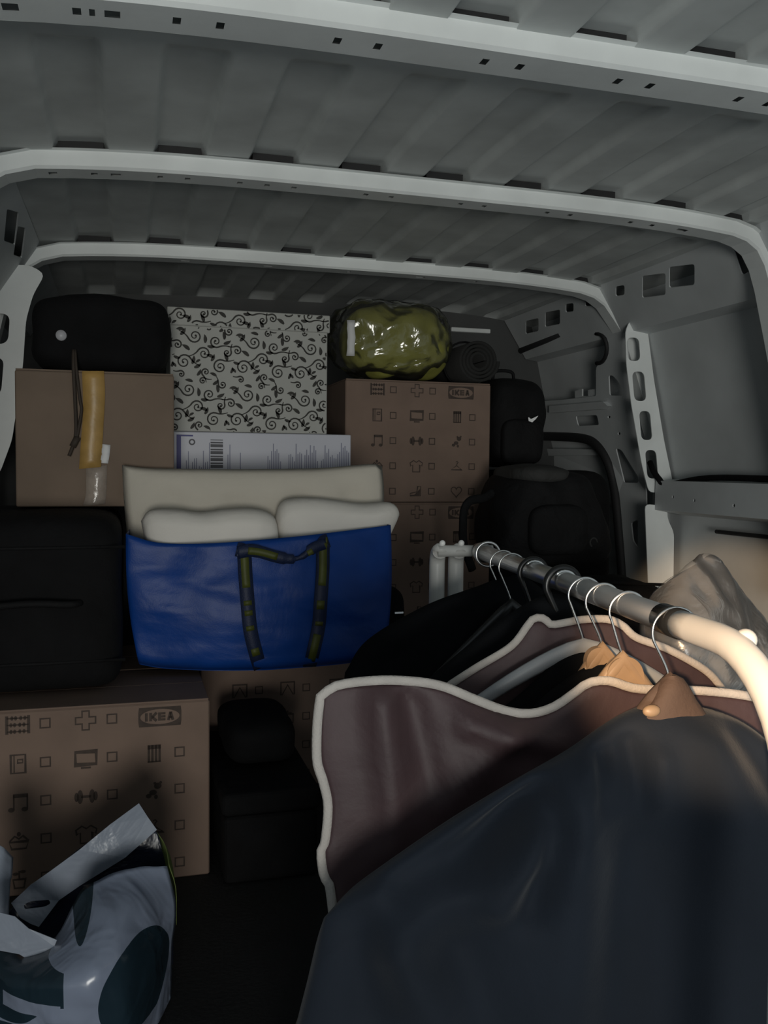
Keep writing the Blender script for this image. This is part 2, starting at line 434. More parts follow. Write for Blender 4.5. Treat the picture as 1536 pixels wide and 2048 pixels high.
# rear-facing pillar plates with oval lightening holes
YP = 2.88
def P2(px, py, Y=YP): q = atY(px, py, Y); return (q.x, q.z)
def pillar(name, Y, out_px, ov_px, mat_, parent, th=.004, rnd=.02):
    hl = []
    for x0, y0, x1, y1, sk in ov_px:
        pts = [P2(x0, y0, Y), P2(x1, y0, Y), P2(x1+sk, y1, Y), P2(x0+sk, y1, Y)]
        hl.append(roundpoly(pts, .05, 6))
    return plate(name, roundpoly([P2(a, b, Y) for a, b in out_px], rnd, 3), hl, lambda u, v, d: (u, Y+d, v), th, mat_, parent)
pillar('side_post', YP, [(1251, 660), (1262, 638), (1280, 632), (1294, 650), (1308, 760), (1328, 880), (1346, 966), (1340, 985), (1298, 985), (1284, 930), (1263, 810), (1253, 730)],
       [(1253, 675, 1278, 722, 3), (1264, 743, 1288, 802, 5), (1278, 822, 1300, 880, 5), (1290, 900, 1312, 957, 5)], PAINT, wall_r)
pillar('side_post_foot', YP-.01, [(1290, 1008), (1332, 1012), (1336, 1040), (1348, 1065), (1346, 1260), (1300, 1260)], [], PAINT, wall_r)
pillar('side_post', YP, [(90, 548), (66, 590), (52, 640), (46, 730), (24, 880), (0, 945), (-20, 960), (-60, 960), (-60, 560), (0, 530), (60, 530)],
       [(-22, 627, 20, 688, -4), (-32, 715, 8, 790, -6)], PAINT, wall_l)
# inner frame plate between the post and the sliding-door opening
def xw(z): return 1.765+.135*(1.405-z)/.545 if z > .86 else 1.90
def WP(px, py, off=0):
    X = 1.8
    for _ in range(14):
        q = atX(px, py, X); X = .5*X+.5*(xw(q.z)+off)
    return (q.y, q.z)
mpw = lambda off: (lambda u, v, d: (xw(v)+off+d, u, v))
outl = [(1251, 655), (1262, 800), (1284, 925), (1292, 985), (1296, 1240), (1258, 1240), (1252, 1160), (1247, 1080), (1238, 985), (1224, 925), (1200, 887), (1168, 872), (1100, 868), (1016, 868), (1000, 740), (1010, 715), (1118, 672), (1190, 655)]
holes = [roundpoly([WP(a, b) for a, b in p], .012, 4) for p in (
    [(1217, 750), (1227, 752), (1246, 776), (1246, 791), (1219, 791)],
    [(1151, 832), (1194, 830), (1198, 850), (1156, 852)],
    [(1231, 896), (1243, 900), (1277, 955), (1276, 966), (1247, 965)],
    [(1262, 1045), (1276, 1039), (1276, 1096), (1266, 1082)],
    [(1030, 722), (1110, 694), (1182, 672), (1206, 676), (1212, 700), (1200, 726), (1192, 735), (1192, 792), (1120, 800), (1030, 806)])]
for hx, hy in ((1218, 834), (1238, 867)):
    holes.append([WP(hx+3*math.cos(t*math.pi/4), hy+3*math.sin(t*math.pi/4)) for t in range(8)])
plate('door_frame_plate', [WP(a, b) for a, b in outl], holes, mpw(0), .005, PAINT2, wall_r)
# recessed panel above the opening, its dark top edge, ring and brackets
def wbar(name, p0, p1, r, off, mat_, flatr=None):
    a = WP(*p0, off); b = WP(*p1, off)
    return tube(name, [(xw(a[1])+off, a[0], a[1]), (xw(b[1])+off, b[0], b[1])], r, mat_, wall_r, 8)
wbar('recess_seal', (1006, 716), (1122, 668), .014, -.012, SEAL)
c3 = []
for k in range(11):
    t = math.radians(-100+20*k); a = WP(1196+18*math.cos(t), 697+30*math.sin(t), -.006); c3.append((xw(a[1])-.006, a[0], a[1]))
tube('wiring_loop', c3, .008, SEAL, wall_r, 8)
plate('recess_bracket', [WP(a, b, .01) for a, b in ((1150, 782), (1164, 778), (1164, 792), (1176, 792), (1176, 780), (1190, 778), (1190, 800), (1150, 802))], [], mpw(.01), .006, PAINT2, wall_r)
plate('header_ledge', [WP(a, b, -.02) for a, b in ((1098, 812), (1205, 803), (1215, 812), (1205, 818), (1098, 826))], [], mpw(-.02), .02, PAINT2, wall_r)
# rubber seal along the rounded door opening and the door panel behind it
seal = []
for p in catmull([(1060, 872, 0), (1110, 873, 0), (1166, 877, 0), (1195, 891, 0), (1218, 928, 0), (1231, 985, 0), (1240, 1080, 0), (1246, 1160, 0), (1252, 1240, 0)], 5):
    a = WP(p.x, p.y, -.004); seal.append((xw(a[1])-.004, a[0], a[1]))
tube('door_seal', seal, .020, SEAL, wall_r, 8)
door = struct(plate('door_1', [WP(a, b, .05) for a, b in ((1040, 880), (1190, 880), (1236, 960), (1262, 1250), (1040, 1250))], [], mpw(.05), .01, PAINT2), 'inner panel of the sliding side door')
def dplate(name, pp, off, th): plate(name, [WP(a, b, off) for a, b in pp], [], mpw(off), th, PAINT2, door)
dplate('door_ledge', ((1060, 897), (1212, 899), (1220, 910), (1060, 912)), .02, .03)
dplate('door_rib', ((1180, 995), (1238, 1000), (1238, 1012), (1180, 1006)), .03, .02)
# waist rail of the rear side panel, with bolt holes and the dark slot below it
rail = plate('waist_rail', [(.32, .755), (YP-.01, .755), (YP-.01, .862), (.32, .862)],
             [[(WP(hx, hy, -.03)[0]+.006*math.cos(t*math.pi/4), WP(hx, hy, -.03)[1]+.006*math.sin(t*math.pi/4)) for t in range(8)] for hx, hy in ((1348, 994), (1391, 1001), (1470, 1011))],
             lambda u, v, d: (1.865+d, u, v), .004, PAINT2, wall_r)
V = [(1.865, .32, .862), (1.865, YP, .862), (1.955, YP, .868), (1.955, .32, .868), (1.865, .32, .755), (1.865, YP, .755), (1.975, YP, .735), (1.975, .32, .735)]
obj('waist_rail_shelf', V, [(0, 1, 2, 3), (4, 5, 6, 7)], PAINT2, wall_r)
q0 = atX(1440, 1064, 1.94); q1 = atX(1536, 1074, 1.94)
tube('panel_slot_strap', [q0+Vector((0, .02, 0)), q0, q1, q1+(q1-q0)], .007, SEAL, wall_r, 8)
# black strap coming out of the lowest oval and lying along the rail
st = [atY(1300, 925, YP+.03), atY(1306, 940, YP-.005), atY(1318, 958, YP-.03), atY(1336, 969, YP-.07), Vector((1.90, 2.60, .876)), Vector((1.90, 2.2, .876)), Vector((1.90, 1.6, .876))]
tag(tube('lashing_strap', catmull(st, 5), .011, BLACKC, None, 8), 'black strap coming out of the lowest oval hole of the right post', 'strap')
# wheel housings
box('wheel_housing', 1.66, 1.975, 1.05, 2.0, 0, .34, PAINT2, wall_r, .04, 3)

# ------------------------------------------------------------------ boxes
class InkSet:
    '''one Ink per printed mark; nxt() starts the next mark'''
    def __init__(s): s.L = []
    def nxt(s, nm='printed_icon'): s.L.append((nm, Ink()))
    def __getattr__(s, a): return getattr(s.L[-1][1], a)
    def build(s, mp, mat_, parent):
        for nm, k in s.L:
            if not hasattr(k, 'me'):
                o = k.build(nm, mp, mat_, parent); k.me = o.data
            else:
                o = bpy.data.objects.new(nm, k.me); COL.objects.link(o); o.parent = parent
def ikea_ink(rows=None, alt=False):
    k = InkSet(); T = .0035
    cols = [.105, .238, .378]; rws = [.362, .280, .199, .118, .036]
    def cb(c, r): k.nxt('printed_checkbox'); x = cols[c]+.053; y = rws[r]; s = .0095; k.line([(x-s, y-s), (x+s, y-s), (x+s, y+s), (x-s, y+s)], .003, True)
    def at_(c, r): k.nxt(); return cols[c], rws[r]
    if not alt:
        x, y = at_(0, 0)   # abacus
        for sx in (-.021, .021): k.rect(x+sx-.003, y-.019, x+sx+.003, y+.019)
        for dy in (-.014, 0, .014):
            k.rect(x-.021, y+dy-.0014, x+.021, y+dy+.0014)
            for dx in (-.013, -.006, .004, .012): k.ell(x+dx+.002*(dy > 0), y+dy, .0032, .0048, 8)
        x, y = at_(0, 1)   # book
        k.line([(x-.014, y-.019), (x+.014, y-.019), (x+.014, y+.019), (x-.014, y+.019)], T, True); k.rect(x-.009, y-.018, x-.0065, y+.018); k.line([(x-.001, y+.002), (x+.009, y+.002), (x+.009, y+.009), (x-.001, y+.009)], .0025, True)
        x, y = at_(0, 2)   # music
        k.ell(x-.014, y-.015, .0065, .005); k.ell(x+.012, y-.015, .0065, .005); k.rect(x-.0105, y-.015, x-.0075, y+.017); k.rect(x+.0155, y-.015, x+.0185, y+.017); k.rect(x-.0105, y+.010, x+.0185, y+.018)
        x, y = at_(0, 3)   # cake
        k.line([(x-.019, y-.002), (x-.014, y-.017), (x+.014, y-.017), (x+.019, y-.002)], T, True); k.line([(x-.018, y), (x-.008, y+.010), (x, y+.004), (x+.008, y+.010), (x+.018, y)], T); k.ell(x, y+.014, .004, .005)
        x, y = at_(0, 4)   # plant pot
        k.line([(x-.012, y), (x-.009, y-.018), (x+.009, y-.018), (x+.012, y)], T, True); k.line([(x, y), (x, y+.018)], T); k.ell(x-.007, y+.012, .006, .0035); k.ell(x+.007, y+.016, .006, .0035)
        x, y = at_(1, 0)   # plus outline
        a, b = .007, .020
        k.line([(x-a, y+a), (x-a, y+b), (x+a, y+b), (x+a, y+a), (x+b, y+a), (x+b, y-a), (x+a, y-a), (x+a, y-b), (x-a, y-b), (x-a, y-a), (x-b, y-a), (x-b, y+a)], .003, True)
        x, y = at_(1, 1)   # television
        k.line([(x-.021, y-.012), (x+.021, y-.012), (x+.021, y+.015), (x-.021, y+.015)], .006, True); k.rect(x-.010, y-.021, x+.010, y-.017)
        x, y = at_(1, 2)   # dumbbell
        for s in (-1, 1): k.ell(x+s*.012, y, .006, .015); k.ell(x+s*.019, y, .0045, .010)
        k.rect(x-.010, y-.0028, x+.010, y+.0028)
        x, y = at_(1, 3)   # shirt
        k.line([(x-.012, y-.019), (x-.012, y+.004), (x-.019, y), (x-.021, y+.010), (x-.009, y+.018), (x, y+.012), (x+.009, y+.018), (x+.021, y+.010), (x+.019, y), (x+.012, y+.004), (x+.012, y-.019)], .003, True)
        x, y = at_(1, 4)   # shoe
        k.line([(x-.020, y-.014), (x+.016, y-.014), (x+.016, y+.016), (x+.006, y+.016), (x+.003, y-.002), (x-.020, y-.007)], .003, True); k.poly([(x-.006, y-.012), (x+.014, y-.012), (x+.014, y+.008)])
        k.nxt('printed_logo')
        # logo : inked oblong with an open oval and letters in the oval
        x, y = .390, rws[0]-.002; hw, hh = .045, .021; n = 28
        outer = []; inner = []
        for i in range(n):
            t = 2*math.pi*i/n; c, s = math.cos(t), math.sin(t); m = max(abs(c)/hw, abs(s)/hh); outer.append((x+c/m, y+s/m)); inner.append((x+.041*c, y+.0165*s))
        for i in range(n): j = (i+1) % n; k.poly([outer[i], outer[j], inner[j], inner[i]])
        for cx_, cy_, in ((1, 1), (-1, 1), (-1, -1), (1, -1)): pass
        letters(k, x-.0315, y-.009, .018, .0155, .003, .006)
        x, y = at_(2, 1)   # cabinet
        for i in range(4): k.rect(x-.014+i*.0075, y-.019, x-.009+i*.0075, y+.019)
        k.rect(x-.014, y+.010, x+.0135, y+.019); k.rect(x-.014, y-.019, x+.0135, y-.016)
        x, y = at_(2, 2)   # teddy
        k.ell(x+.007, y+.010, .008, .007); k.ell(x+.001, y+.016, .003, .003); k.ell(x+.013, y+.017, .003, .003); k.ell(x-.003, y-.004, .008, .006); k.ell(x-.012, y-.011, .006, .005); k.ell(x+.003, y-.014, .004, .005)
        x, y = at_(2, 3)   # coat hanger
        k.line([(x-.019, y-.011), (x, y+.003), (x+.019, y-.011)], .003, True); k.line([(x, y+.003), (x+.001, y+.009), (x+.005, y+.013), (x+.001, y+.017), (x-.003, y+.014)], .0026)
        x, y = at_(2, 4)   # heart
        hp = [(x+.0185*math.sin(t)**3, y+.0012*(13*math.cos(t)-5*math.cos(2*t)-2*math.cos(3*t)-math.cos(4*t))) for t in [2*math.pi*i/22 for i in range(22)]]
        k.line(hp, .003, True)
        for c in range(3):
            for r in range(5):
                if (c, r) != (2, 0): cb(c, r)
    else:              # second printed side: framed picture, pot, bottle, table
        for c in range(3):
            for r in range(5):
                x, y = at_(c, r)
                if r % 4 == 0: k.line([(x-.019, y-.017), (x+.019, y-.017), (x+.019, y+.017), (x-.019, y+.017)], .004, True); k.ell(x, y, .006, .006)
                elif r % 4 == 1: k.line([(x-.019, y-.018), (x-.019, y+.018), (x+.019, y+.018), (x+.019, y-.018)], .004); k.line([(x-.016, y-.018), (x, y+.010), (x+.016, y-.018)], .003)
                elif r % 4 == 2: k.line([(x-.016, y-.016), (x+.016, y-.016), (x+.016, y+.008), (x-.016, y+.008)], .0035, True); k.rect(x-.012, y+.010, x+.012, y+.013); k.ell(x, y+.016, .003, .003)
                else: k.line([(x-.018, y-.015), (x, y+.012), (x+.018, y-.015)], .0035, True); k.rect(x-.001, y+.012, x+.001, y+.019)
                cb(c, r)
    return k
IK = ikea_ink(); IK2 = ikea_ink(alt=True)
BW, BD, BH = .495, .31, .393
def moving_box(loc, rot, label, ink=IK, group='printed moving boxes', side_ink=False):
    """loc = bottom front-left corner"""
    t = thing('moving_box', (0, 0, 0))
    bm = bmesh.new(); bm_box(bm, 0, BW, 0, BD, .0005, BH-.004, .003, 1)
    obj_bm('body', bm, CARD, t)
    box('top_flap', .002, BW-.002, .002, BD/2-.001, BH-.004, BH, CARD, t, .001, 1)
    box('top_flap', .002, BW-.002, BD/2+.001, BD-.002, BH-.004, BH, CARD, t, .001, 1)
    # side seam fold lines
    if ink: ink.build(lambda u, v: (u, -.0007, v), INK, t)
    t.location = loc; t.rotation_euler.z = rot
    return tag(t, label, 'box', group)
moving_box((-.325, 1.95, 0), 0.0, 'printed brown moving box on the floor under the black suitcase')
moving_box((-.325, 2.275, 0), 0.0, 'brown moving box behind the one under the black suitcase', None)
moving_box((.19, 2.44, 0), 0, 'shaded brown moving box under the blue shopping bag', IK2)
moving_box((.10, 2.56, BH+.001), 0, 'brown moving box under the white flat carton behind the blue bag', None)
p0 = atY(695, 755, 2.75)
for k, lb in enumerate(('lowest brown moving box of the stack of three', 'middle brown moving box of the stack of three, lower logo', 'topmost brown moving box of the stack of three, under the green bedding')):
    moving_box((.668-.004*k+.004, 2.75+.003*k, k*(BH+.001)), 0.0, lb)
STK = 3*(BH+.001)

# plain carton with amber tape on the suitcase
cA = atY(38, 732, 2.32); cB = atY(340, 752, 2.32); cC = atY(32, 1018, 2.32)
t = thing('cardboard_carton', (cC.x, 2.32, .795), 'plain brown cardboard carton with amber tape strip on black suitcase', 'box')
zt = .5*(cA.z+cB.z)
box('body', cC.x, cB.x+.01, 2.32, 2.62, .796, zt-.004, CARD2, t, .004, 2)
box('top_flap', cC.x+.002, cB.x+.008, 2.322, 2.468, zt-.004, zt, CARD2, t); box('top_flap', cC.x+.002, cB.x+.008, 2.47, 2.618, zt-.004, zt, CARD2, t)
def strip(name, pts_px, wd_px, Y, mat_, parent, off=0):
    """tape lying on a vertical face: quads between left and right edges, slightly wavy"""
    L_ = catmull([atY(a, b, Y-off) for a, b in pts_px[0]], 4); R_ = catmull([atY(a, b, Y-off) for a, b in pts_px[1]], 4)
    V = []; Fc = []
    for i in range(len(L_)):
        wv = .0012*math.sin(i*1.9)
        V += [L_[i]+Vector((0, wv, 0)), (L_[i]+R_[i])/2+Vector((0, -.0006-wv, 0)), R_[i]+Vector((0, wv, 0))]
    for i in range(len(L_)-1):
        for k in range(2): Fc.append((3*i+k, 3*i+k+1, 3*i+k+4, 3*i+k+3))
    o = obj(name, V, Fc, mat_, parent, True)
    md = o.modifiers.new('thickness', 'SOLIDIFY'); md.thickness = .0008
    return o
strip('amber_tape', ([(164, 742), (166, 820), (162, 880), (158, 938)], [(208, 742), (210, 790), (207, 850), (202, 934)]), 0, 2.32, TAPE, t, .004)['label'] = 'amber packing tape'
strip('clear_tape', ([(172, 935), (172, 985), (166, 1012)], [(214, 930), (213, 985), (210, 1008)]), 0, 2.32, TAPE2, t, .002)
strip('paper_scrap', ([(204, 888), (203, 908), (200, 926)], [(221, 890), (219, 910), (216, 927)]), 0, 2.32, PAPER, t, .0035)

# black suitcase
zb = BH+.004
t = thing('suitcase', (-.2, 2.2, zb), 'large black fabric suitcase lying on the printed moving box', 'suitcase')
softbox('body', (-.212, 2.33, (zb+.79)/2), (.40, .60, .79-zb), BLACKC, t, 9, .004, 5, 20, 0, 1)
for z in (.47, .72): tube('zip_seam', [(-.395, 2.034, z), (-.2, 2.029, z), (-.006, 2.034, z)], .004, BLACKN, t, 6)
tube('carry_handle', catmull([(-.30, 2.03, .60), (-.28, 2.005, .60), (-.2, 2.0, .605), (-.12, 2.005, .60), (-.10, 2.03, .60)], 5), .008, BLACKN, t, 8)

# black duffel on the plain carton, with disc toggle and cord
a = atY(58, 640, 2.42); b = atY(336, 735, 2.42)
t = thing('duffel_bag', ((a.x+b.x)/2, 2.46, zt), 'black cloth bag with pale disc toggle on the plain carton', 'bag')
zd = atY(200, 598, 2.46).z
softbox('body', ((a.x+b.x)/2+.005, 2.475, (zt+.004+zd)/2), (b.x-a.x, .27, zd-zt-.006), BLACKC, t, 4.5, .012, 7, 20, 0, 5)
q = atY(122, 670, 2.335)
tube('disc_toggle', [q+Vector((0, .02, 0)), q], [.0135, .0125], mat('toggle_pale_plastic', (.42, .42, .44), .4), t, 16)
q = atY(197, 628, 2.34); box('tab', q.x-.013, q.x+.011, 2.338, 2.36, q.z-.006, q.z+.006, GREYN, t, .002)
cr = [(147, 700, 2.335), (147, 738, 2.31), (150, 800, 2.309), (152, 860, 2.308), (148, 885, 2.307), (138, 912, 2.306)]
tube('drawstring', catmull([atY(*p) for p in cr], 5), .0042, CORD, t, 6)
cr = [(150, 700, 2.337), (153, 742, 2.312), (160, 800, 2.311), (163, 820, 2.310), (157, 858, 2.309), (151, 888, 2.308)]
tube('drawstring', catmull([atY(*p) for p in cr], 5), .0038, CORD, t, 6)
q = atY(150, 884, 2.306); tube('cord_stop', [q+Vector((.006, 0, .012)), q+Vector((-.006, 0, -.012))], .008, CORD, t, 8)

# white flat carton with barcode print
YW = 2.56
a = atY(341, 860, YW); b = atY(702, 872, YW); zw0 = 2*(BH+.001)+.001; zw1 = .5*(a.z+b.z)
t = thing('white_carton', ((a.x+b.x)/2, YW, zw0), 'flat white carton with barcode and navy print under the patterned box', 'box')
box('body', a.x, b.x, YW, YW+.30, zw0, zw1, WBOX, t, .003, 2)
kb = Ink(); kg = Ink(); kk = Ink(); W_ = b.x-a.x; H_ = zw1-zw0
def uv(px, py): q = atY(px, py, YW); return (q.x-a.x, q.z-zw0)
u0, v1 = uv(353, 869); u1, _ = uv(362, 869); kb.rect(u0, .01, u1, v1); u2, v2 = uv(386, 873); kb.rect(u1, v2, u2, v1)
for i in range(13):                                     # barcode
    x0, y0 = uv(421, 879+i*4.6); x1, y1 = uv(446, 879+i*4.6+(2.0+1.5*((i*7) % 3))); kk.rect(x0, y1, x1, y0)
random.seed(3)
for cx_, n, hgt in ((372, 2, 60), (384, 3, 30), (398, 4, 40), (414, 2, 50), (455, 2, 55), (480, 1, 62)):
    for j in range(n):
        x0, y0 = uv(cx_+j*4, 935-hgt*random.random()); x1, y1 = uv(cx_+j*4+1.6, 948)
        kg.rect(x0, y1-.02, x1, y0)
for c, cx_ in enumerate((548, 590, 622, 655, 684)):
    for j in range(8):
        hgt = 14+46*random.random()*(1-abs(j-3.5)/6)
        x0, y0 = uv(cx_-13+j*3.6, 938-hgt); x1, y1 = uv(cx_-13+j*3.6+1.5, 946); kg.rect(x0, y1-.02, x1, y0)
kr = Ink(); x0, y0 = uv(384, 884); kr.ring(x0, y0, .007, .007, .004)
f_ = lambda u, v: (a.x+u, YW-.0007, zw0+v)
kb.build('navy_print', f_, WB_BLUE, t); kg.build('small_print', f_, WB_GREY, t)['kind'] = 'stuff'; kk.build('barcode_print', f_, WB_BLK, t)['kind'] = 'stuff'; kr.build('round_print', f_, WB_BLK, t)

# patterned storage box with lid
YS = 2.575
a = atY(337, 640, YS); b = atY(655, 650, YS); zl = atY(500, 622, YS-.008).z
t = thing('patterned_box', ((a.x+b.x)/2, YS, zw1), 'white storage box with black scroll pattern and lid on the white carton', 'box')
zlid = zl-.05
box('body', a.x+.004, b.x, YS, YS+.27, zw1+.001, zl-.01, SCROLL_W, t, .002, 1)
box('lid', a.x-.004, b.x+.006, YS-.007, YS+.277, zlid, zl, SCROLL_W, t, .002, 1)
def scrolls(W, H, ox, oy, seed):
    k = Ink(); rnd = random.Random(seed)
    def ok(p): return 0.002 < p[0] < W-.002 and .002 < p[1] < H-.002
    def stroke(pts, wds):
        cur = []; cw = []
        for p, w_ in zip(pts, wds):
            if ok(p): cur.append(p); cw.append(w_)
            else:
                if len(cur) > 1: k.line(cur, cw)
                cur = []; cw = []
        if len(cur) > 1: k.line(cur, cw)
    def spiral(cx, cy, r, a0, turns, d, tail=.0, w0=.0046):
        pts = []; n = int(14*turns)+4
        for i in range(n+1):
            f = i/n; rr = r*(1-.86*f); an = a0+d*turns*2*math.pi*f; pts.append((cx+rr*math.cos(an), cy+rr*math.sin(an)))
        wds = [w0*(1-.45*i/n) for i in range(n+1)]
        if tail:                                             # stem running off the outer turn
            tx, ty = -math.sin(a0)*-d, math.cos(a0)*-d
            p0 = pts[0]; tp = []
            for i in range(6, 0, -1):
                f = i/6; tp.append((p0[0]+tx*tail*f+math.cos(a0)*tail*.45*f*f, p0[1]+ty*tail*f+math.sin(a0)*tail*.45*f*f))
            pts = tp+pts; wds = [w0*(.5+.5*(1-i/6)) for i in range(6, 0, -1)]+wds
        stroke(pts, wds); e = pts[-1]
        if ok(e): k.ell(e[0], e[1], .0032, .0032, 8)
    def leaf(cx, cy, an, ln, bend=.35):
        pts = []; n = 7
        for i in range(n+1):
            f = i/n; s = f*ln; q = (cx+math.cos(an+bend*f)*s, cy+math.sin(an+bend*f)*s); pts.append(q)
        stroke(pts, [ln*.40*math.sin(math.pi*min(1, (.12+.88*i/n)))+.0005 for i in range(n+1)])
    TX, TY = .166, .150
    motif = [(.030, .045, .021, .5, 1.55, 1, .03), (.085, .070, .018, 2.6, 1.5, -1, .03), (.130, .035, .020, 1.2, 1.6, 1, .03), (.060, .118, .019, 3.6, 1.5, 1, .032),
             (.118, .105, .017, 5.2, 1.5, -1, .03), (.150, .075, .012, .3, 1.3, -1, .02), (.012, .092, .013, 2.0, 1.3, -1, .02), (.090, .018, .012, 4.0, 1.3, -1, .02), (.155, .135, .012, 3.0, 1.3, 1, .02), (.100, .143, .010, 1.0, 1.2, 1, .018), (.022, .010, .010, 2.0, 1.2, -1, .016)]
    lv = [(.052, .040, 1.0, .021), (.058, .030, .2, .020), (.045, .078, 2.2, .022), (.105, .050, .8, .019), (.112, .060, 2.5, .020), (.150, .052, 1.6, .021), (.020, .120, .6, .021), (.030, .135, 2.8, .019), (.088, .100, 1.3, .021), (.095, .092, -.4, .019),
          (.140, .100, .1, .020), (.142, .112, 1.4, .020), (.002, .060, -.6, .017), (.072, .140, 2.6, .019), (.128, .134, .4, .018), (.066, .008, .7, .018), (.120, .008, 2.4, .018), (.008, .030, 2.0, .015), (.160, .018, .9, .016), (.075, .052, 3.4, .014)]
    for ti in range(-1, 5):
        for tj in range(-2, 4):
            bx, by = ox+ti*TX+tj*.018, oy+tj*TY-ti*.010
            for cx, cy, r, a0, tn, d, tl in motif: spiral(bx+cx, by+cy, r, a0, tn, d, tl)
            for cx, cy, an, ln in lv: leaf(bx+cx, by+cy, an, ln*1.15)
    return k
Wb = b.x-a.x-.004
scrolls(Wb, zlid-zw1-.002, -.01, .0, 1).build('scroll_print', lambda u, v: (a.x+.004+u, YS-.0008, zw1+.001+v), SCROLL_B, t)
for c in t.children:
    if c.name.startswith('scroll_print'): c['kind'] = 'stuff'
lid = [c for c in t.children if c.name.startswith('lid')][0]
scrolls(Wb+.014, zl-zlid, -.05, -.04, 2).build('scroll_print', lambda u, v: (a.x-.004+u, YS-.0078, zlid+v), SCROLL_B, lid)['kind'] = 'stuff'

# ------------------------------------------------------------------ blue shopping bag, cushions
YB = 2.13
def bagpt(px, py, Y=YB): return atY(px, py, Y)
t = thing('shopping_bag', (.35, 2.3, .40), 'big blue woven plastic shopping bag with yellow-printed handles', 'bag')
tl, tr = bagpt(250, 1072), bagpt(781, 1052, 2.20); bl, br = bagpt(270, 1345), bagpt(772, 1330, 2.20)
nu, nv = 60, 30; V = []; Fc = []
topc = catmull([bagpt(252, 1068), bagpt(330, 1086), bagpt(480, 1082, 2.11), bagpt(650, 1066, 2.115), bagpt(781, 1050, 2.145)], 15)
botc = catmull([bagpt(280, 1338), bagpt(340, 1346), bagpt(480, 1349, 2.11), bagpt(650, 1340, 2.115), bagpt(768, 1325, 2.145)], 15)
zmin = BH+.006
for j in range(nv+1):
    v = j/nv
    for i in range(nu+1):
        u = i/nu
        A_ = topc[i]; B_ = botc[i].copy(); B_.z = max(B_.z, zmin)
        p = A_.lerp(B_, v)
        bul = math.sin(math.pi*min(1, v*.9+.05))*.5+.25
        p.y -= .035*bul*(math.sin(math.pi*u)**.6 if 0 < u < 1 else 0)
        nz = noise.noise(Vector((p.x*7, p.z*16, 3)))*.008+noise.noise(Vector((p.x*16+p.z*8, p.z*40, 9)))*.0035
        p.y += nz*(math.sin(math.pi*u)**.3 if 0 < u < 1 else 0)
        if v > .9: p.y += .05*((v-.9)/.1)**2; 
        p.x += -.010*math.sin(math.pi*v)*(1-2*u)
        V.append(p)
for j in range(nv):
    for i in range(nu): a0 = j*(nu+1)+i; Fc.append((a0, a0+nu+1, a0+nu+2, a0+1))
# sides, back and bottom close the bag
YBK = 2.50
nb = len(V)
left = [j*(nu+1) for j in range(nv+1)]; right = [j*(nu+1)+nu for j in range(nv+1)]
for j in range(nv+1):
    p = V[left[j]]; V.append(Vector((p.x+.02, YBK, p.z)))
for j in range(nv+1):
    p = V[right[j]]; V.append(Vector((p.x-.02, YBK, p.z)))
for j in range(nv):
    Fc.append((left[j], nb+j, nb+j+1, left[j+1])); Fc.append((right[j], right[j+1], nb+nv+1+j+1, nb+nv+1+j))
    Fc.append((nb+j, nb+nv+1+j, nb+nv+1+j+1, nb+j+1))
Fc.append(tuple([nv*(nu+1)+i for i in range(nu+1)]+[nb+2*nv+1, nb+nv]))
body = obj('body', V, Fc, BLUEB, t, True); md = body.modifiers.new('thickness', 'SOLIDIFY'); md.thickness = .0012; md.offset = 0
def bsurf(px, py, off=.006):
    """point on the bag front under a pixel"""
    best = None
    d = ray(px, py).normalized()
    for p in V[:(nu+1)*(nv+1)]:
        r = p-CAM; e = (r-d*r.dot(d)).length
        if best is None or e < best[0]: best = (e, p)
    q = CAM+d*((best[1].y)/d.y); q.y -= off; return q
def ribbon(name, pts, wd, mat_, parent, th=.0018, side=None):
    pts = [Vector(p) for p in pts]; V_ = []; F_ = []
    for i, p in enumerate(pts):
        tt = (pts[min(i+1, len(pts)-1)]-pts[max(i-1, 0)]).normalized()
        s = tt.cross(Vector((0, -1, 0))); s = s.normalized() if s.length > 1e-4 else Vector((1, 0, 0))
        ww = wd[i] if isinstance(wd, list) else wd
        V_ += [p+s*ww/2, p-s*ww/2]
    for i in range(len(pts)-1): F_.append((2*i, 2*i+1, 2*i+3, 2*i+2))
    o = obj(name, V_, F_, mat_, parent, True); md = o.modifiers.new('thickness', 'SOLIDIFY'); md.thickness = th; md.offset = 0
    return o
def handle(px_pts, blocks):
    pts = catmull([bsurf(a_, b_, o_) for a_, b_, o_ in px_pts], 6)
    h = ribbon('handle_strap', pts, .033, STRAP, t)
    for f0, f1 in blocks:
        i0, i1 = int(f0*(len(pts)-1)), int(f1*(len(pts)-1))
        ribbon('strap_print', [p+Vector((0, -.0022, 0)) for p in pts[i0:i1+1]], .019, YELLOW, h, .0006)
    return h
handle([(472, 1098, .010), (486, 1104, .010), (490, 1150, .008), (494, 1200, .008), (500, 1260, .008), (512, 1310, .007), (520, 1335, .006)], [(.22, .42), (.50, .53), (.58, .61), (.66, .69), (.80, .85)])
handle([(655, 1080, .010), (645, 1088, .010), (644, 1140, .008), (640, 1200, .008), (636, 1250, .008), (626, 1300, .007), (618, 1332, .006)], [(.04, .09), (.16, .42), (.50, .58), (.64, .68), (.74, .96)])
hh = ribbon('handle_loop', catmull([bsurf(474, 1104, .013), bsurf(505, 1100, .016), bsurf(550, 1112, .018), bsurf(580, 1117, .018), bsurf(602, 1112, .018), bsurf(625, 1095, .016), bsurf(650, 1086, .013)], 6),
            [.03]*8+[.028]*8+[.022]*4+[.010]*4+[.014]*4+[.026]*9, STRAP, t)
ribbon('strap_print', catmull([bsurf(494, 1100, .021), bsurf(520, 1103, .022), bsurf(552, 1112, .022)], 5), .017, YELLOW, hh, .0006)
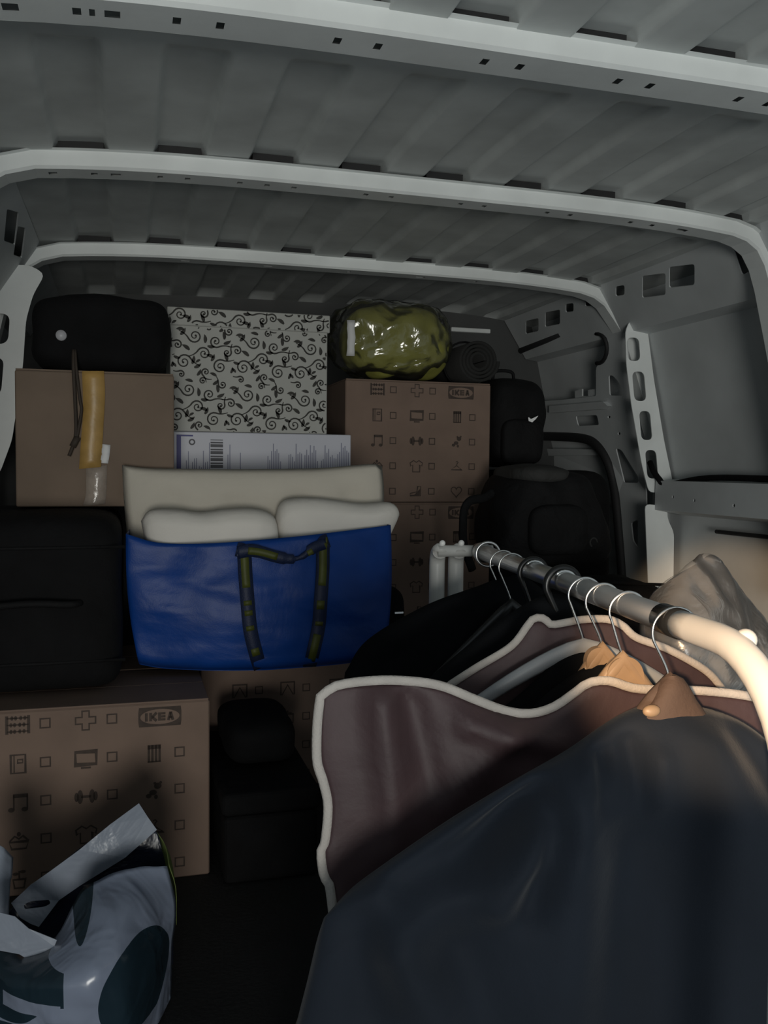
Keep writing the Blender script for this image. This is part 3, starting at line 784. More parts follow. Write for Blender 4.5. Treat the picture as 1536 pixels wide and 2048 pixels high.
ribbon('strap_print', catmull([bsurf(612, 1106, .021), bsurf(622, 1100, .021)], 4), .013, YELLOW, hh, .0006)

def cushion(name, pts_front, Y, th, mat_, label, rows=22, cols=34, amp=.004, seed=0, tufts=(), cat='cushion', tilt=0):
    """stuffed panel: outline given by top/bottom/left/right curves on the plane Y"""
    T_, B_, L_, R_ = [[atY(a_, b_, Y) for a_, b_ in c] for c in pts_front]
    def rs(c, n):
        c = catmull(c, 10); ln = [0]
        for i in range(1, len(c)): ln.append(ln[-1]+(c[i]-c[i-1]).length)
        out = []; j = 0
        for i in range(n+1):
            s = ln[-1]*i/n
            while j < len(c)-2 and ln[j+1] < s: j += 1
            f = (s-ln[j])/max(1e-9, ln[j+1]-ln[j]); out.append(c[j].lerp(c[j+1], min(1, f)))
        return out
    T_, B_ = rs(T_, cols), rs(B_, cols); L_, R_ = rs(L_, rows), rs(R_, rows)
    V_ = []; F_ = []
    for s in (-1, 1):
        for j in range(rows+1):
            v = j/rows
            for i in range(cols+1):
                u = i/cols
                p = T_[i]*(1-v)+B_[i]*v+L_[j]*(1-u)+R_[j]*u-(T_[0]*(1-u)*(1-v)+T_[-1]*u*(1-v)+B_[0]*(1-u)*v+B_[-1]*u*v)
                e = max(0, 16*u*(1-u)*v*(1-v)); k = (min(1, 4*u*(1-u)*1.6)*min(1, 4*v*(1-v)*1.6))**.45
                d = th/2*k
                for tx, tz, tr in tufts: d -= .7*th/2*math.exp(-(((p.x-tx)**2+(p.z-tz)**2)/tr**2))
                d += amp*noise.noise(Vector((p.x*12+seed, p.z*12, s*4)))*(k)
                V_.append(p+Vector((0, s*d+tilt*(1-v), 0)))
    n1 = (rows+1)*(cols+1)
    for s in (0, 1):
        for j in range(rows):
            for i in range(cols):
                a0 = s*n1+j*(cols+1)+i; q = (a0, a0+cols+1, a0+cols+2, a0+1); F_.append(q if s == 0 else q[::-1])
    bm = bmesh.new(); me = bpy.data.meshes.new('x'); me.from_pydata([tuple(p) for p in V_], [], F_); bm.from_mesh(me); bpy.data.meshes.remove(me)
    bmesh.ops.remove_doubles(bm, verts=bm.verts, dist=.0004)
    o = obj_bm(name, bm, mat_, None, True)
    return tag(o, label, cat)
tf = [(atY(px, py, 2.285).x, atY(px, py, 2.285).z, .03) for px, py in ((345, 1000), (470, 1012), (590, 1003), (700, 990))]
cushion('seat_cushion', ([(244, 930), (300, 936), (420, 938), (520, 938), (640, 936), (740, 928), (764, 932)], [(262, 1160), (500, 1170), (752, 1140)],
        [(244, 930), (247, 990), (252, 1050), (262, 1160)], [(764, 932), (768, 980), (766, 1050), (752, 1140)]), 2.285, .05, CREAM,
        'tall cream tufted seat cushion standing at the back of the blue bag', seed=1, tufts=tf)
cushion('pillow', ([(282, 1042), (300, 1020), (350, 1018), (400, 1024), (450, 1018), (510, 1017), (545, 1030), (556, 1056)], [(300, 1150), (420, 1160), (545, 1150)],
        [(282, 1042), (290, 1085), (300, 1150)], [(556, 1056), (556, 1090), (545, 1150)]), 2.19, .10, WHITEC,
        'low white pillow in the blue bag, away from the stack of boxes', seed=2, cat='pillow')
cushion('pillow', ([(550, 1040), (558, 1010), (580, 997), (640, 996), (720, 1006), (775, 1004), (794, 1014), (799, 1030)], [(570, 1130), (680, 1130), (762, 1110)],
        [(550, 1040), (556, 1085), (570, 1130)], [(799, 1030), (790, 1050), (762, 1110)]), 2.21, .10, WHITEC,
        'plump white pillow bulging over the bag rim toward the moving boxes', seed=3, cat='pillow')

# ------------------------------------------------------------------ things on and beside the stack of three
a = atY(662, 700, 2.86); b = atY(903, 700, 2.86); zc = atY(790, 604, 2.86).z
t = thing('bedding_pack', ((a.x+b.x)/2, 2.87, STK), 'olive green bedding in a clear plastic cover on the moving box stack', 'bedding')
cx_ = (a.x+b.x)/2+.012
softbox('folded_bedding', (cx_+.004, 2.885, (STK+zc)/2), (b.x-a.x-.055, .25, zc-STK-.022), OLIVE, t, 2.6, .018, 9, 28, 0, 8)
softbox('plastic_cover', (cx_-.016, 2.885, (STK+zc)/2+.007), (b.x-a.x, .285, zc-STK-.010), CLEAR, t, (2.8, 2.8, 2.8), .016, 13, 44, 0, 11)
l0 = atY(694, 640, 2.735); l1 = atY(708, 712, 2.735)
V = []; Fc = []
for j in range(9):
    f = j/8; z = l0.z+(l1.z-l0.z)*f; bow_ = -.01*math.sin(math.pi*f)
    V += [(l0.x+.001*math.sin(j*2.2), 2.737+bow_, z), (l1.x+.0015*math.sin(j*1.7+1), 2.733+bow_, z)]
for j in range(8): Fc.append((2*j, 2*j+1, 2*j+3, 2*j+2))
o = obj('white_label_strip', V, Fc, PAPER, t, True); md = o.modifiers.new('thickness', 'SOLIDIFY'); md.thickness = .001

# rolled mat lying end-on
q = atY(958, 712, 2.80); r0 = .072; cz = STK+r0+.008
t = thing('rolled_mat', (q.x, 2.8, STK), 'dark rolled-up mat seen end-on beside the green bedding', 'mat')
V = []; Fc = []; n = 120
for yy in (2.80, 3.25):
    for i in range(n+1):
        an = 2*math.pi*4*i/n; r = .022+(r0-.022)*i/n
        for dr in (-.0048, .0048): V.append((q.x+(r+dr)*math.cos(an), yy, cz+(r+dr)*math.sin(an)*.97))
m = (n+1)*2
for i in range(n):
    Fc.append((2*i, 2*i+1, 2*i+3, 2*i+2)); Fc.append((m+2*i, m+2*i+2, m+2*i+3, m+2*i+1))
    Fc.append((2*i, 2*i+2, m+2*i+2, m+2*i)); Fc.append((2*i+1, m+2*i+1, m+2*i+3, 2*i+3))
obj('rolled_sheet', V, Fc, GREYN, t, True)
tube('tie_band', [(q.x+(r0+.006)*math.cos(k*math.pi/12), 2.93, cz+(r0+.006)*math.sin(k*math.pi/12)) for k in range(24)], .004, BLACKN, t, 6, True)

# tall black suitcase, with the rucksack bearing a small white mark on it
a = atY(985, 760, 2.72); b = atY(1097, 925, 2.72)
zs = .90
t = thing('suitcase', ((a.x+b.x)/2, 2.9, 0), 'tall black upright suitcase between the box stack and the side door', 'suitcase')
softbox('body', (1.41, 2.92, zs/2), (.44, .34, zs-.004), BLACKC, t, 9, .003, 5, 18, 0, 21)
for x in (1.24, 1.58): box('wheel', x-.02, x+.02, 2.745, 2.78, .0, .035, BLACKP, t, .008)
tube('side_handle', catmull([(1.34, 2.752, .78), (1.36, 2.735, .78), (1.46, 2.735, .78), (1.48, 2.752, .78)], 5), .008, BLACKN, t, 8)
t = thing('backpack', ((a.x+b.x)/2, 2.85, zs), 'black backpack with a small white curved mark on tall suitcase', 'backpack')
zt2 = atY(1040, 748, 2.76).z
softbox('body', ((a.x+b.x)/2+.014, 2.87, (zs+zt2)/2), (b.x-a.x, .28, zt2-zs-.016), BLACKN, t, 4, .010, 8, 20, 0, 31)
softbox('front_pocket', ((a.x+b.x)/2+.01, 2.735, zs+.09), (.15, .05, .15), BLACKN, t, 4, .004, 8, 12, 0, 33)
tube('grab_loop', catmull([((a.x+b.x)/2-.04, 2.87, zt2-.012), ((a.x+b.x)/2-.03, 2.87, zt2+.018), ((a.x+b.x)/2+.03, 2.87, zt2+.018), ((a.x+b.x)/2+.04, 2.87, zt2-.012)], 5), .006, BLACKN, t, 8)
kl = Ink(); kl.line([(-.016, .003), (-.012, -.005), (-.004, -.007), (.008, .001), (.018, .009)], [.003, .009, .010, .007, .001]); q = atY(1066, 837, 2.703)
lg = kl.build('white_mark', lambda u, v: (q.x+u, 2.703, q.z+v), LOGO, t); md = lg.modifiers.new('thickness', 'SOLIDIFY'); md.thickness = .001; lg['label'] = 'small white curved logo'

# low black trunk bag, on it a slouching backpack with a strap
t = thing('holdall', (1.35, 2.45, 0), 'black holdall on the floor under the slumped black backpack', 'bag')
softbox('body', (1.37, 2.47, .285), (.50, .46, .55), BLACKC, t, 5, .012, 6, 20, 0, 41)
tube('zip_seam', [(1.17, 2.33, .555), (1.37, 2.36, .562), (1.57, 2.33, .555)], .005, BLACKN, t, 6)
rr = atY(1187, 1085, 2.25); tube('ring', [rr+Vector((.011*math.cos(k*math.pi/6), 0, .013*math.sin(k*math.pi/6))) for k in range(9)], .0025, GREYN, t, 6)
a = atY(972, 935, 2.50); b = atY(1190, 1080, 2.50)
t = thing('backpack', ((a.x+b.x)/2, 2.5, .60), 'slumped black backpack with loose shoulder strap against the moving boxes', 'backpack')
bm = bmesh.new(); bmesh.ops.create_cube(bm, size=2); bmesh.ops.subdivide_edges(bm, edges=bm.edges[:], cuts=23, use_grid_fill=True)
for v in bm.verts:
    d = v.co.normalized(); k = (abs(d.x)**4+abs(d.y)**4+abs(d.z)**4)**(-.25); q = d*k
    f = (q.z+1)/2; wx = (.205-.075*f**1.5)
    p = Vector((1.245+q.x*wx-.035*f, 2.52+q.y*.15, .605+f*.29))
    p += d*.013*(noise.noise(p*8)+.6*noise.noise(p*19))
    v.co = p
obj_bm('body', bm, BLACKN, t, True)
softbox('pocket', (1.215, 2.375, .72), (.19, .06, .15), BLACKN, t, 4, .006, 9, 12, 0, 44)
softbox('top_lid', (1.19, 2.50, .882), (.20, .24, .06), mat('faded_grey_nylon', (.024, .024, .023), .8, bump2=.5, b2s=9), t, 3, .008, 9, 14, 0, 45)
tube('shoulder_strap', catmull([atY(985, 985, 2.40), atY(968, 996, 2.38), atY(942, 1001, 2.37), atY(929, 1018, 2.37), atY(926, 1050, 2.37), atY(928, 1090, 2.38), atY(945, 1140, 2.40)], 6), .013, BLACKN, t, 8, flat=(Vector((0, 1, 0)), .4))
# black object peeking out by the blue bag
q = atY(792, 1195, 2.30)
t = thing('camera_case', (q.x, 2.35, BH), 'small black padded case peeking out beside the blue bag', 'case')
softbox('body', (q.x-.005, 2.40, .48), (.09, .16, .172), BLACKC, t, 4, .006, 9, 12, 0, 50)
q2 = atY(798, 1226, 2.31); box('metal_clip', q2.x-.012, q2.x+.014, 2.312, 2.322, q2.z-.003, q2.z+.003, CHROME, t, .001)

# black case low on the floor with a pale tag
a = atY(428, 1725, 1.90); b = atY(560, 1660, 2.05)
t = thing('tool_case', (.3, 2.0, 0), 'black case on the floor with a small pale tag beside the moving box', 'case')
box('body', .195, .40, 1.88, 2.36, 0.003, .15, BLACKC, t, .012, 3)
box('lid', .19, .405, 1.875, 2.365, .152, .20, BLACKC, t, .012, 3)
q = atY(487, 1834, 1.872); box('paper_tag', q.x-.011, q.x+.012, 1.868, 1.879, q.z-.006, q.z+.005, PAPER, t, .001)
t = thing('tool_bag', (.33, 2.2, .2), 'black cloth pouch lying on the black floor case', 'bag')
softbox('body', (.30, 2.17, .252), (.17, .3, .10), BLACKC, t, 4, .006, 9, 14, 0, 52)

# ------------------------------------------------------------------ garment rack
ZR = .73
Rn = atZ(1312, 1231, ZR); Rf = atZ(985, 1112, ZR)
rd = (Rn-Rf); rd.z = 0; RL = rd.length; rd.normalize()            # along the rail toward the doors
ha = rd.cross(Vector((0, 0, 1))).normalized()
if ha.x < 0: ha = -ha                                              # hanger direction, to the right
def rail_t(px):
    best = min((abs(_px(Rf+rd*(RL*i/400-.1))[0]-px), RL*i/400-.1) for i in range(620)); return best[1]
def _px(p):
    c = R3.transposed() @ (Vector(p)-CAM); return CX+F*c.x/-c.z, CY-F*c.y/-c.z
RR = .0155
rack = thing('garment_rack', (Rf.x, Rf.y, 0), 'garment rack with chrome rail and white bent tube ends', 'clothes rack')
tN, tF = rail_t(1335), rail_t(968)
pt = lambda t_, s=0, z=0: Rf+rd*t_+ha*s+Vector((0, 0, z))
tube('rail', [pt(tF), pt(tN)], RR, CHROME, rack, 24)
tube('collar', [pt(tN-.012), pt(tN+.03)], RR*1.12, BLACKP, rack, 24)
def bent(t0, sgn, s=0, run=.05, Rb=.11, zend=.012):
    P_ = [pt(t0, s), pt(t0+sgn*run*.5, s), pt(t0+sgn*run, s)]
    for k in range(1, 11):
        an = math.pi/2*k/10; P_.append(pt(t0+sgn*(run+Rb*math.sin(an)), s, -Rb*(1-math.cos(an))))
    e = P_[-1]; P_ += [Vector((e.x, e.y, .4)), Vector((e.x, e.y, zend))]
    return P_
near = bent(tN+.012, 1, 0, .10, .13)
tube('end_tube', near, RR*1.02, WHITEP, rack, 20)
kp = pt(tN+.012+.128, .012, .004)
bmk = bmesh.new(); bmesh.ops.create_uvsphere(bmk, u_segments=14, v_segments=10, radius=.011, matrix=Matrix.Translation(kp)); obj_bm('knob', bmk, WHITEP, rack, True)
e = near[-1]; tube('foot_bar', [Vector((e.x, e.y, .014))-ha*.24, Vector((e.x, e.y, .014))+ha*.24], .013, WHITEP, rack, 12)
# far end: chrome collar rings, cross piece and two white bent tubes with bright screw heads
tube('collar', [pt(tF-.02), pt(tF+.006)], RR*1.25, CHROME, rack, 24)
tube('collar_ring', [pt(tF+.03)+ha*(RR*1.55)*math.cos(k*math.pi/14)+Vector((0, 0, RR*1.55*math.sin(k*math.pi/14))) for k in range(28)], .0028, CHROME, rack, 8, True)
tube('cross_piece', [pt(tF-.045, -.085), pt(tF-.045, .03)], .012, WHITEP2, rack, 14)
tube('collar', [pt(tF-.045), pt(tF-.018)], RR*1.05, BLACKP, rack, 20)
for s in (-.040, -.080):
    fr_ = bent(tF-.045, -1, s, .0, .03); tube('end_tube', fr_, .0165, WHITEP2, rack, 16)
    kp = pt(tF-.045, s+.004, .016); bmk = bmesh.new(); bmesh.ops.create_uvsphere(bmk, u_segments=10, v_segments=8, radius=.0065, matrix=Matrix.Translation(kp)); obj_bm('screw_head', bmk, WHITEP, rack, True)
e = fr_[-1]; tube('foot_bar', [Vector((e.x, e.y, .014))-ha*.22, Vector((e.x, e.y, .014))+ha*.30], .013, WHITEP2, rack, 12)

# hangers
def make_hanger(px, mat_hook, mat_body, label, ex=1.35, hr=.0245, wr=.0016, half=.21, drop=.085, neck=-.072, thick=.009, lean=0, tip=None, bodyr=None, name='clothes_hanger'):
    t0 = rail_t(px); t = thing(name, pt(t0, 0, neck), label, 'hanger', 'hangers on the chrome rail')
    pts = []
    for k in range(15):
        an = math.radians(-15+k*(225)/14); pts.append(pt(t0, hr*math.cos(an), RR+wr-hr+hr*math.sin(an)))
    pts += [pt(t0, -.006+lean, neck*.75), pt(t0, lean, neck)]
    tube('hook', catmull(pts, 3), wr, mat_hook, t, 8)
    # shoulder bar
    B_ = []; rr_ = []
    for k in range(-10, 11):
        f = k/10; B_.append(pt(t0, lean+f*half, neck-.004-drop*abs(f)**ex)); rr_.append(thick*(1.5-.6*abs(f)) if bodyr is None else bodyr)
    tube('shoulder_bar', B_, rr_, mat_body, t, 10, flat=(rd, .6))
    return t, t0
HG = {}
HG['a'] = make_hanger(1006, WIRE, BLACKP, 'wire-hooked hanger next to the chrome collar at the far rail end', ex=1.0, drop=.16, half=.17)
HG['b'] = make_hanger(1024, WIRE, BLACKP, 'wire-hooked hanger beside the thick black hook nearer the collar', ex=1.0, drop=.16, half=.17)
HG['c'] = make_hanger(1066, BLACKP, BLACKP, 'black plastic hanger with thick black hook next to the wire pair', hr=.0235, wr=.0045, ex=1.0, drop=.17, half=.17)
HG['d'] = make_hanger(1126, BLACKP, BLACKP, 'black plastic hanger with wide black hook beside the row of bare wire hooks', hr=.0265, wr=.0055, ex=1.0, drop=.17, half=.17)
HG['e'] = make_hanger(1170, WIRE, GREYH, 'grey plastic hanger carrying a black garment', neck=-.078, thick=.009, drop=.115)
HG['f'] = make_hanger(1206, WIRE, WOOD, 'light wooden hanger between grey and tan hangers', neck=-.068, thick=.008, half=.13, drop=.19, ex=1.0)
HG['g'] = make_hanger(1256, WIRE, WOOD, 'tan wooden hanger with rounded top behind the maroon cover', neck=-.064, thick=.008, lean=-.006, half=.14, drop=.17, ex=1.0)
HG['h'] = make_hanger(1352, WIRE, BROWNC, 'hanger with brown cloth-wrapped neck carrying the navy garment', hr=.0275, neck=-.062, thick=.008, lean=-.006, half=.16, drop=.19, ex=1.0)
for px_, w_ in ((1066, .006), (1126, .007)):       # bright arc modelled as the highlight on the black hooks
    t0 = rail_t(px_); h = HG['c' if px_ == 1066 else 'd'][0]
    tube('hook_highlight', [pt(t0+.008, (RR+.003)*math.cos(k*math.pi/10), (RR+.002)*math.sin(k*math.pi/10)) for k in range(1, 9)], .0022, WIRE, h, 6)

# cloth panels hanging in a plane across the rail
def garment(name, t0, px_curves, th, mat_, label, cat, rows=48, cols=64, folds=(), amp=.006, fr=9, seed=0, zmin=.03, parent=None, group=None, twist=0, plane_n=None):
    """px_curves: top, bottom, left, right given as picture points on the hanger plane"""
    O = pt(t0); nn = plane_n or rd
    def pc(c): return [onplane(a_, b_, O, nn) for a_, b_ in c]
    T_, B_, L_, R_ = [pc(c) for c in px_curves]
    def rs(c, n):
        c = catmull(c, 10); ln = [0]
        for i in range(1, len(c)): ln.append(ln[-1]+(c[i]-c[i-1]).length)
        out = []; j = 0
        for i in range(n+1):
            s = ln[-1]*i/n
            while j < len(c)-2 and ln[j+1] < s: j += 1
            f = (s-ln[j])/max(1e-9, ln[j+1]-ln[j]); out.append(c[j].lerp(c[j+1], min(1, f)))
        return out
    T_, B_ = rs(T_, cols), rs(B_, cols); L_, R_ = rs(L_, rows), rs(R_, rows)
    FL = [(onplane(f[0], f[1], O, nn), onplane(f[2], f[3], O, nn), f[4], f[5]) for f in folds]
    V_ = []; F_ = []
    for s in (1, -1):
        for j in range(rows+1):
            v = j/rows
            for i in range(cols+1):
                u = i/cols
                p = T_[i]*(1-v)+B_[i]*v+L_[j]*(1-u)+R_[j]*u-(T_[0]*(1-u)*(1-v)+T_[-1]*u*(1-v)+B_[0]*(1-u)*v+B_[-1]*u*v)
                k = (min(1, 4*u*(1-u)*1.5)*min(1, v*6))**.5
                d = th/2*k
                sx = p.dot(ha)
                d += s*amp*(noise.noise(Vector((sx*fr+seed, p.z*fr*.35, 2)))+.5*noise.noise(Vector((sx*fr*2.2+seed, p.z*fr*.8, 5))))*min(1, v*3)
                if s > 0:
                    for a_, b_, w_, h_ in FL:
                        ab = b_-a_; f = max(0, min(1, (p-a_).dot(ab)/ab.length_squared)); dd = (p-(a_+ab*f)).length
                        d += 2.2*h_*math.exp(-(dd/w_)**2)*(1-.5*f)*min(1, 4*u*(1-u)*3)*min(1, v*25)
                q = p+nn*(s*d); q.z = max(zmin, q.z)
                V_.append(q)
    n1 = (rows+1)*(cols+1)
    for s in (0, 1):
        for j in range(rows):
            for i in range(cols):
                a0 = s*n1+j*(cols+1)+i; q = (a0, a0+cols+1, a0+cols+2, a0+1); F_.append(q if s == 0 else q[::-1])
    bm = bmesh.new(); me = bpy.data.meshes.new('x'); me.from_pydata([tuple(p) for p in V_], [], F_); bm.from_mesh(me); bpy.data.meshes.remove(me)
    bmesh.ops.remove_doubles(bm, verts=bm.verts, dist=.0003)
    o = obj_bm(name, bm, mat_, parent, True)
    if not parent: tag(o, label, cat, group)
    return o, T_, L_, R_, nn
def piping(o, curve, off=.004, r=.006):
    return tube('piping', [p+rd*off for p in curve], r, PIPE, o, 8, flat=(rd, .6))

# far black clothes
garment('black_coat', HG['a'][1], ([(690, 1340), (735, 1275), (850, 1208), (950, 1172), (1010, 1152), (1060, 1158), (1150, 1240)], [(680, 2000), (900, 2010), (1120, 2000)],
        [(690, 1345), (672, 1500), (668, 1750), (680, 2000)], [(1150, 1240), (1170, 1500), (1150, 1750), (1120, 2000)]), .07, DARKG,
        'black coat hanging next to the white far end of the rack', 'garment', folds=[(980, 1190, 800, 1400, .02, .012), (940, 1200, 760, 1330, .012, -.01)], seed=3)
garment('black_jacket', HG['d'][1]-.01, ([(820, 1390), (900, 1320), (1000, 1240), (1085, 1190), (1125, 1188), (1180, 1220), (1330, 1330)], [(800, 2000), (1000, 2040), (1300, 2000)],
        [(820, 1390), (800, 1500), (790, 1750), (800, 2000)], [(1330, 1330), (1350, 1500), (1330, 1750), (1300, 2000)]), .06, DARKG,
        'black jacket hanging from the thick black hook', 'garment', seed=8)
# maroon covers with cream piping
def cover(t0, curves, label, seed, pip_top=True, pip_left=True, folds=(), mt=MAROON, th=.03):
    o, T_, L_, R_, nn = garment('garment_cover', t0, curves, th, mt, label, 'garment bag', seed=seed, amp=.006, folds=folds, group='piped garment covers')
    if pip_top and pip_left: piping(o, L_[::-1]+T_[1:])
    elif pip_top: piping(o, T_)
    elif pip_left: piping(o, L_)
    return o
cover(HG['e'][1]-.035, ([(893, 1372), (950, 1335), (1020, 1292), (1052, 1252), (1066, 1236), (1086, 1236), (1100, 1248), (1130, 1244), (1165, 1238), (1215, 1238), (1245, 1252), (1270, 1274), (1330, 1296), (1385, 1325), (1420, 1350), (1450, 1388)], [(900, 2000), (1150, 2040), (1440, 2000)],
      [(893, 1372), (880, 1500), (885, 1750), (900, 2000)], [(1450, 1388), (1480, 1500), (1470, 1750), (1440, 2000)]), 'maroon garment cover with cream piping behind the grey hanger', 11)
garment('black_shirt', HG['e'][1]+.004, ([(1000, 1420), (1060, 1370), (1110, 1322), (1150, 1300), (1175, 1298), (1200, 1306), (1350, 1420)], [(980, 2030), (1150, 2040), (1370, 2030)],
        [(1000, 1420), (990, 1500), (980, 1750), (980, 2030)], [(1350, 1420), (1360, 1500), (1370, 1750), (1370, 2030)]), .04, DARKG, 'black shirt on the grey plastic hanger', 'garment', seed=14)
garment('black_blouse', HG['f'][1]+.004, ([(1040, 1440), (1090, 1390), (1150, 1346), (1185, 1328), (1205, 1324), (1235, 1330), (1370, 1440)], [(1030, 2040), (1180, 2050), (1390, 2040)],
        [(1040, 1440), (1030, 1550), (1030, 1800), (1030, 2040)], [(1370, 1440), (1380, 1550), (1390, 1800), (1390, 2040)]), .035, DARKG, 'black blouse on the light wooden hanger', 'garment', seed=19)
cover(HG['g'][1]+.012, ([(640, 1392), (672, 1370), (740, 1360), (810, 1360), (880, 1370), (950, 1398), (1010, 1420), (1060, 1425), (1105, 1412), (1145, 1385), (1175, 1364), (1215, 1360), (1260, 1374), (1310, 1378), (1400, 1380), (1500, 1392), (1600, 1420), (1680, 1460)],
      [(690, 2080), (1000, 2140), (1680, 2120)], [(640, 1392), (634, 1450), (634, 1520), (646, 1560), (656, 1610), (650, 1680), (642, 1700), (648, 1750), (662, 1790), (690, 2080)],
      [(1680, 1460), (1700, 1600), (1690, 1900), (1680, 2120)]), 'large maroon garment cover with cream piping right behind the navy garment', 17,
      folds=[(760, 1400, 790, 1700, .018, .010), (820, 1400, 880, 1640, .016, -.008), (930, 1440, 1100, 1480, .016, .010), (1010, 1460, 880, 1600, .02, .008)])
# brown neck wrap and navy garment in front
garment('navy_garment', HG['h'][1], ([(648, 1835), (700, 1780), (760, 1735), (900, 1640), (1030, 1560), (1140, 1496), (1220, 1440), (1280, 1412), (1335, 1404), (1390, 1412), (1440, 1424), (1500, 1452), (1560, 1500), (1640, 1560), (1760, 1660), (1860, 1760)],
        [(540, 2360), (800, 2420), (1200, 2440), (1600, 2430), (1900, 2380)], [(648, 1835), (634, 1880), (615, 1960), (590, 2060), (560, 2200), (540, 2360)], [(1860, 1760), (1880, 1900), (1890, 2150), (1900, 2380)]), .085, NAVY,
        'navy garment with sloping shoulders hanging nearest the white tube end', 'garment', rows=90, cols=120, amp=.007, fr=7, seed=23,
        folds=[(1140, 1512, 700, 1785, .020, .009), (1120, 1545, 800, 1745, .022, -.016), (1110, 1560, 975, 1770, .022, .014), (1070, 1560, 905, 1720, .016, -.010), (1090, 1620, 1040, 1780, .018, -.014), (1150, 1560, 1090, 1700, .025, .010),
               (1190, 1500, 1175, 1580, .012, -.007), (1245, 1480, 1255, 1580, .014, -.007), (1290, 1500, 1290, 1580, .014, .006), (1140, 1700, 1090, 2040, .040, .010), (1250, 1680, 1220, 2040, .05, -.014),
               (780, 1870, 860, 1980, .035, .012), (720, 1850, 740, 1990, .03, -.010), (1410, 1480, 1500, 1800, .05, .012), (1450, 1450, 1536, 1600, .02, -.010), (900, 1880, 960, 2040, .04, -.012)])
wrap = HG['h'][0]
W_ = []
t0 = HG['h'][1]
for k, (s, z, r) in enumerate(((-.006, -.060, .004), (-.006, -.066, .014), (-.005, -.078, .023), (-.003, -.095, .034), (0, -.108, .044))):
    pass
V = []; Fc = []; ring = 18
prof = [(-.058, .004, .003), (-.062, .012, .008), (-.072, .019, .012), (-.086, .026, .014), (-.100, .036, .016), (-.112, .048, .017)]
for z, rx, ry in prof:
    for k in range(ring):
        an = 2*math.pi*k/ring; wv = 1+.10*math.sin(3*an+z*60)
        V.append(pt(t0, -.004+rx*math.cos(an)*wv, z)+rd*(ry*math.sin(an)*wv+.004))
for j in range(len(prof)-1):
    for k in range(ring): Fc.append((j*ring+k, j*ring+(k+1) % ring, (j+1)*ring+(k+1) % ring, (j+1)*ring+k))
Fc.append(tuple(range(ring)))
obj('neck_wrap', V, Fc, BROWNC, wrap, True)
q = onplane(1287, 1412, pt(t0), rd); bmk = bmesh.new(); bmesh.ops.create_uvsphere(bmk, u_segments=12, v_segments=8, radius=.0085, matrix=Matrix.Translation(q+rd*.02) @ Matrix.Diagonal((1.3, .7, .8, 1))); obj_bm('wood_end', bmk, WOOD, wrap, True)
# rounded tops of the wooden hangers
def hanger_top(key, z0, rx, rz, mat_):
    t0 = HG[key][1]; V = []; n = 20
    pts = [(rx*math.cos(math.pi*k/n), rz*math.sin(math.pi*k/n)**.8) for k in range(n+1)]+[(-rx, -.02), (rx, -.02)]
    plate('hanger_head', pts, [], lambda u, v, d: pt(t0, u-.004, z0+v)+rd*(d-.006), .012, mat_, HG[key][0])
hanger_top('g', -.100, .026, .036, WOOD); hanger_top('f', -.090, .020, .022, WOOD)

# ------------------------------------------------------------------ plastic bag at the right wall
def sheetbag(name, rows_px, mat_, parent=None, amp=.012, fr=9, seed=0, nu=26, nv=24, th=.0006, smooth=True):
    """rows_px: list of rows, each a list of (px, py, Y); lofted surface"""
    R_ = [catmull([atY(*p) for p in r], 8) for r in rows_px]
    def rs(c, n):
        ln = [0]
        for i in range(1, len(c)): ln.append(ln[-1]+(c[i]-c[i-1]).length)
        out = []; j = 0
        for i in range(n+1):
            s = ln[-1]*i/n
            while j < len(c)-2 and ln[j+1] < s: j += 1
            f = (s-ln[j])/max(1e-9, ln[j+1]-ln[j]); out.append(c[j].lerp(c[j+1], min(1, f)))
        return out
    R_ = [rs(c, nu) for c in R_]
    colsP = [catmull([r[i] for r in R_], max(2, nv//(len(R_)-1))) for i in range(nu+1)]
    m = len(colsP[0]); V_ = []; F_ = []; UV = []
    for j in range(m):
        for i in range(nu+1):
            p = colsP[i][j].copy()
            p.y += amp*(abs(noise.noise(Vector((p.x*fr+seed, p.z*fr, 1))))*1.4+.5*noise.noise(Vector((p.x*fr*2.4, p.z*fr*2.4+seed, 3))))
            p.z = max(.004, p.z)
            V_.append(p); UV.append(_px(p))
    for j in range(m-1):
        for i in range(nu): a0 = j*(nu+1)+i; F_.append((a0, a0+nu+1, a0+nu+2, a0+1))
    o = obj(name, V_, F_, mat_, parent, smooth)
    md = o.modifiers.new('thickness', 'SOLIDIFY'); md.thickness = th; md.offset = 0
    return o
t = thing('plastic_bag', (1.35, 1.8, 0), 'milky clear plastic bag standing by the wall behind the rack', 'bag')
sheetbag('front_film', [[(1300, 1200, 1.78), (1330, 1165, 1.75), (1390, 1120, 1.74), (1425, 1108, 1.75), (1452, 1130, 1.76), (1485, 1180, 1.78)],
                        [(1285, 1235, 1.76), (1340, 1215, 1.70), (1410, 1200, 1.68), (1470, 1205, 1.70), (1530, 1235, 1.76)],
                        [(1275, 1320, 1.76), (1350, 1310, 1.66), (1430, 1305, 1.64), (1510, 1310, 1.66), (1590, 1320, 1.74)],
                        [(1280, 1430, 1.76), (1360, 1440, 1.66), (1440, 1445, 1.64), (1530, 1445, 1.66), (1610, 1430, 1.74)],
                        [(1290, 1640, 1.76), (1370, 1650, 1.66), (1450, 1655, 1.64), (1530, 1655, 1.66), (1600, 1640, 1.74)],
                        [(1310, 1880, 1.76), (1380, 1890, 1.68), (1450, 1890, 1.66), (1520, 1890, 1.68), (1580, 1880, 1.74)]], BAGFILM, t, .018, 12, 2, nv=40)
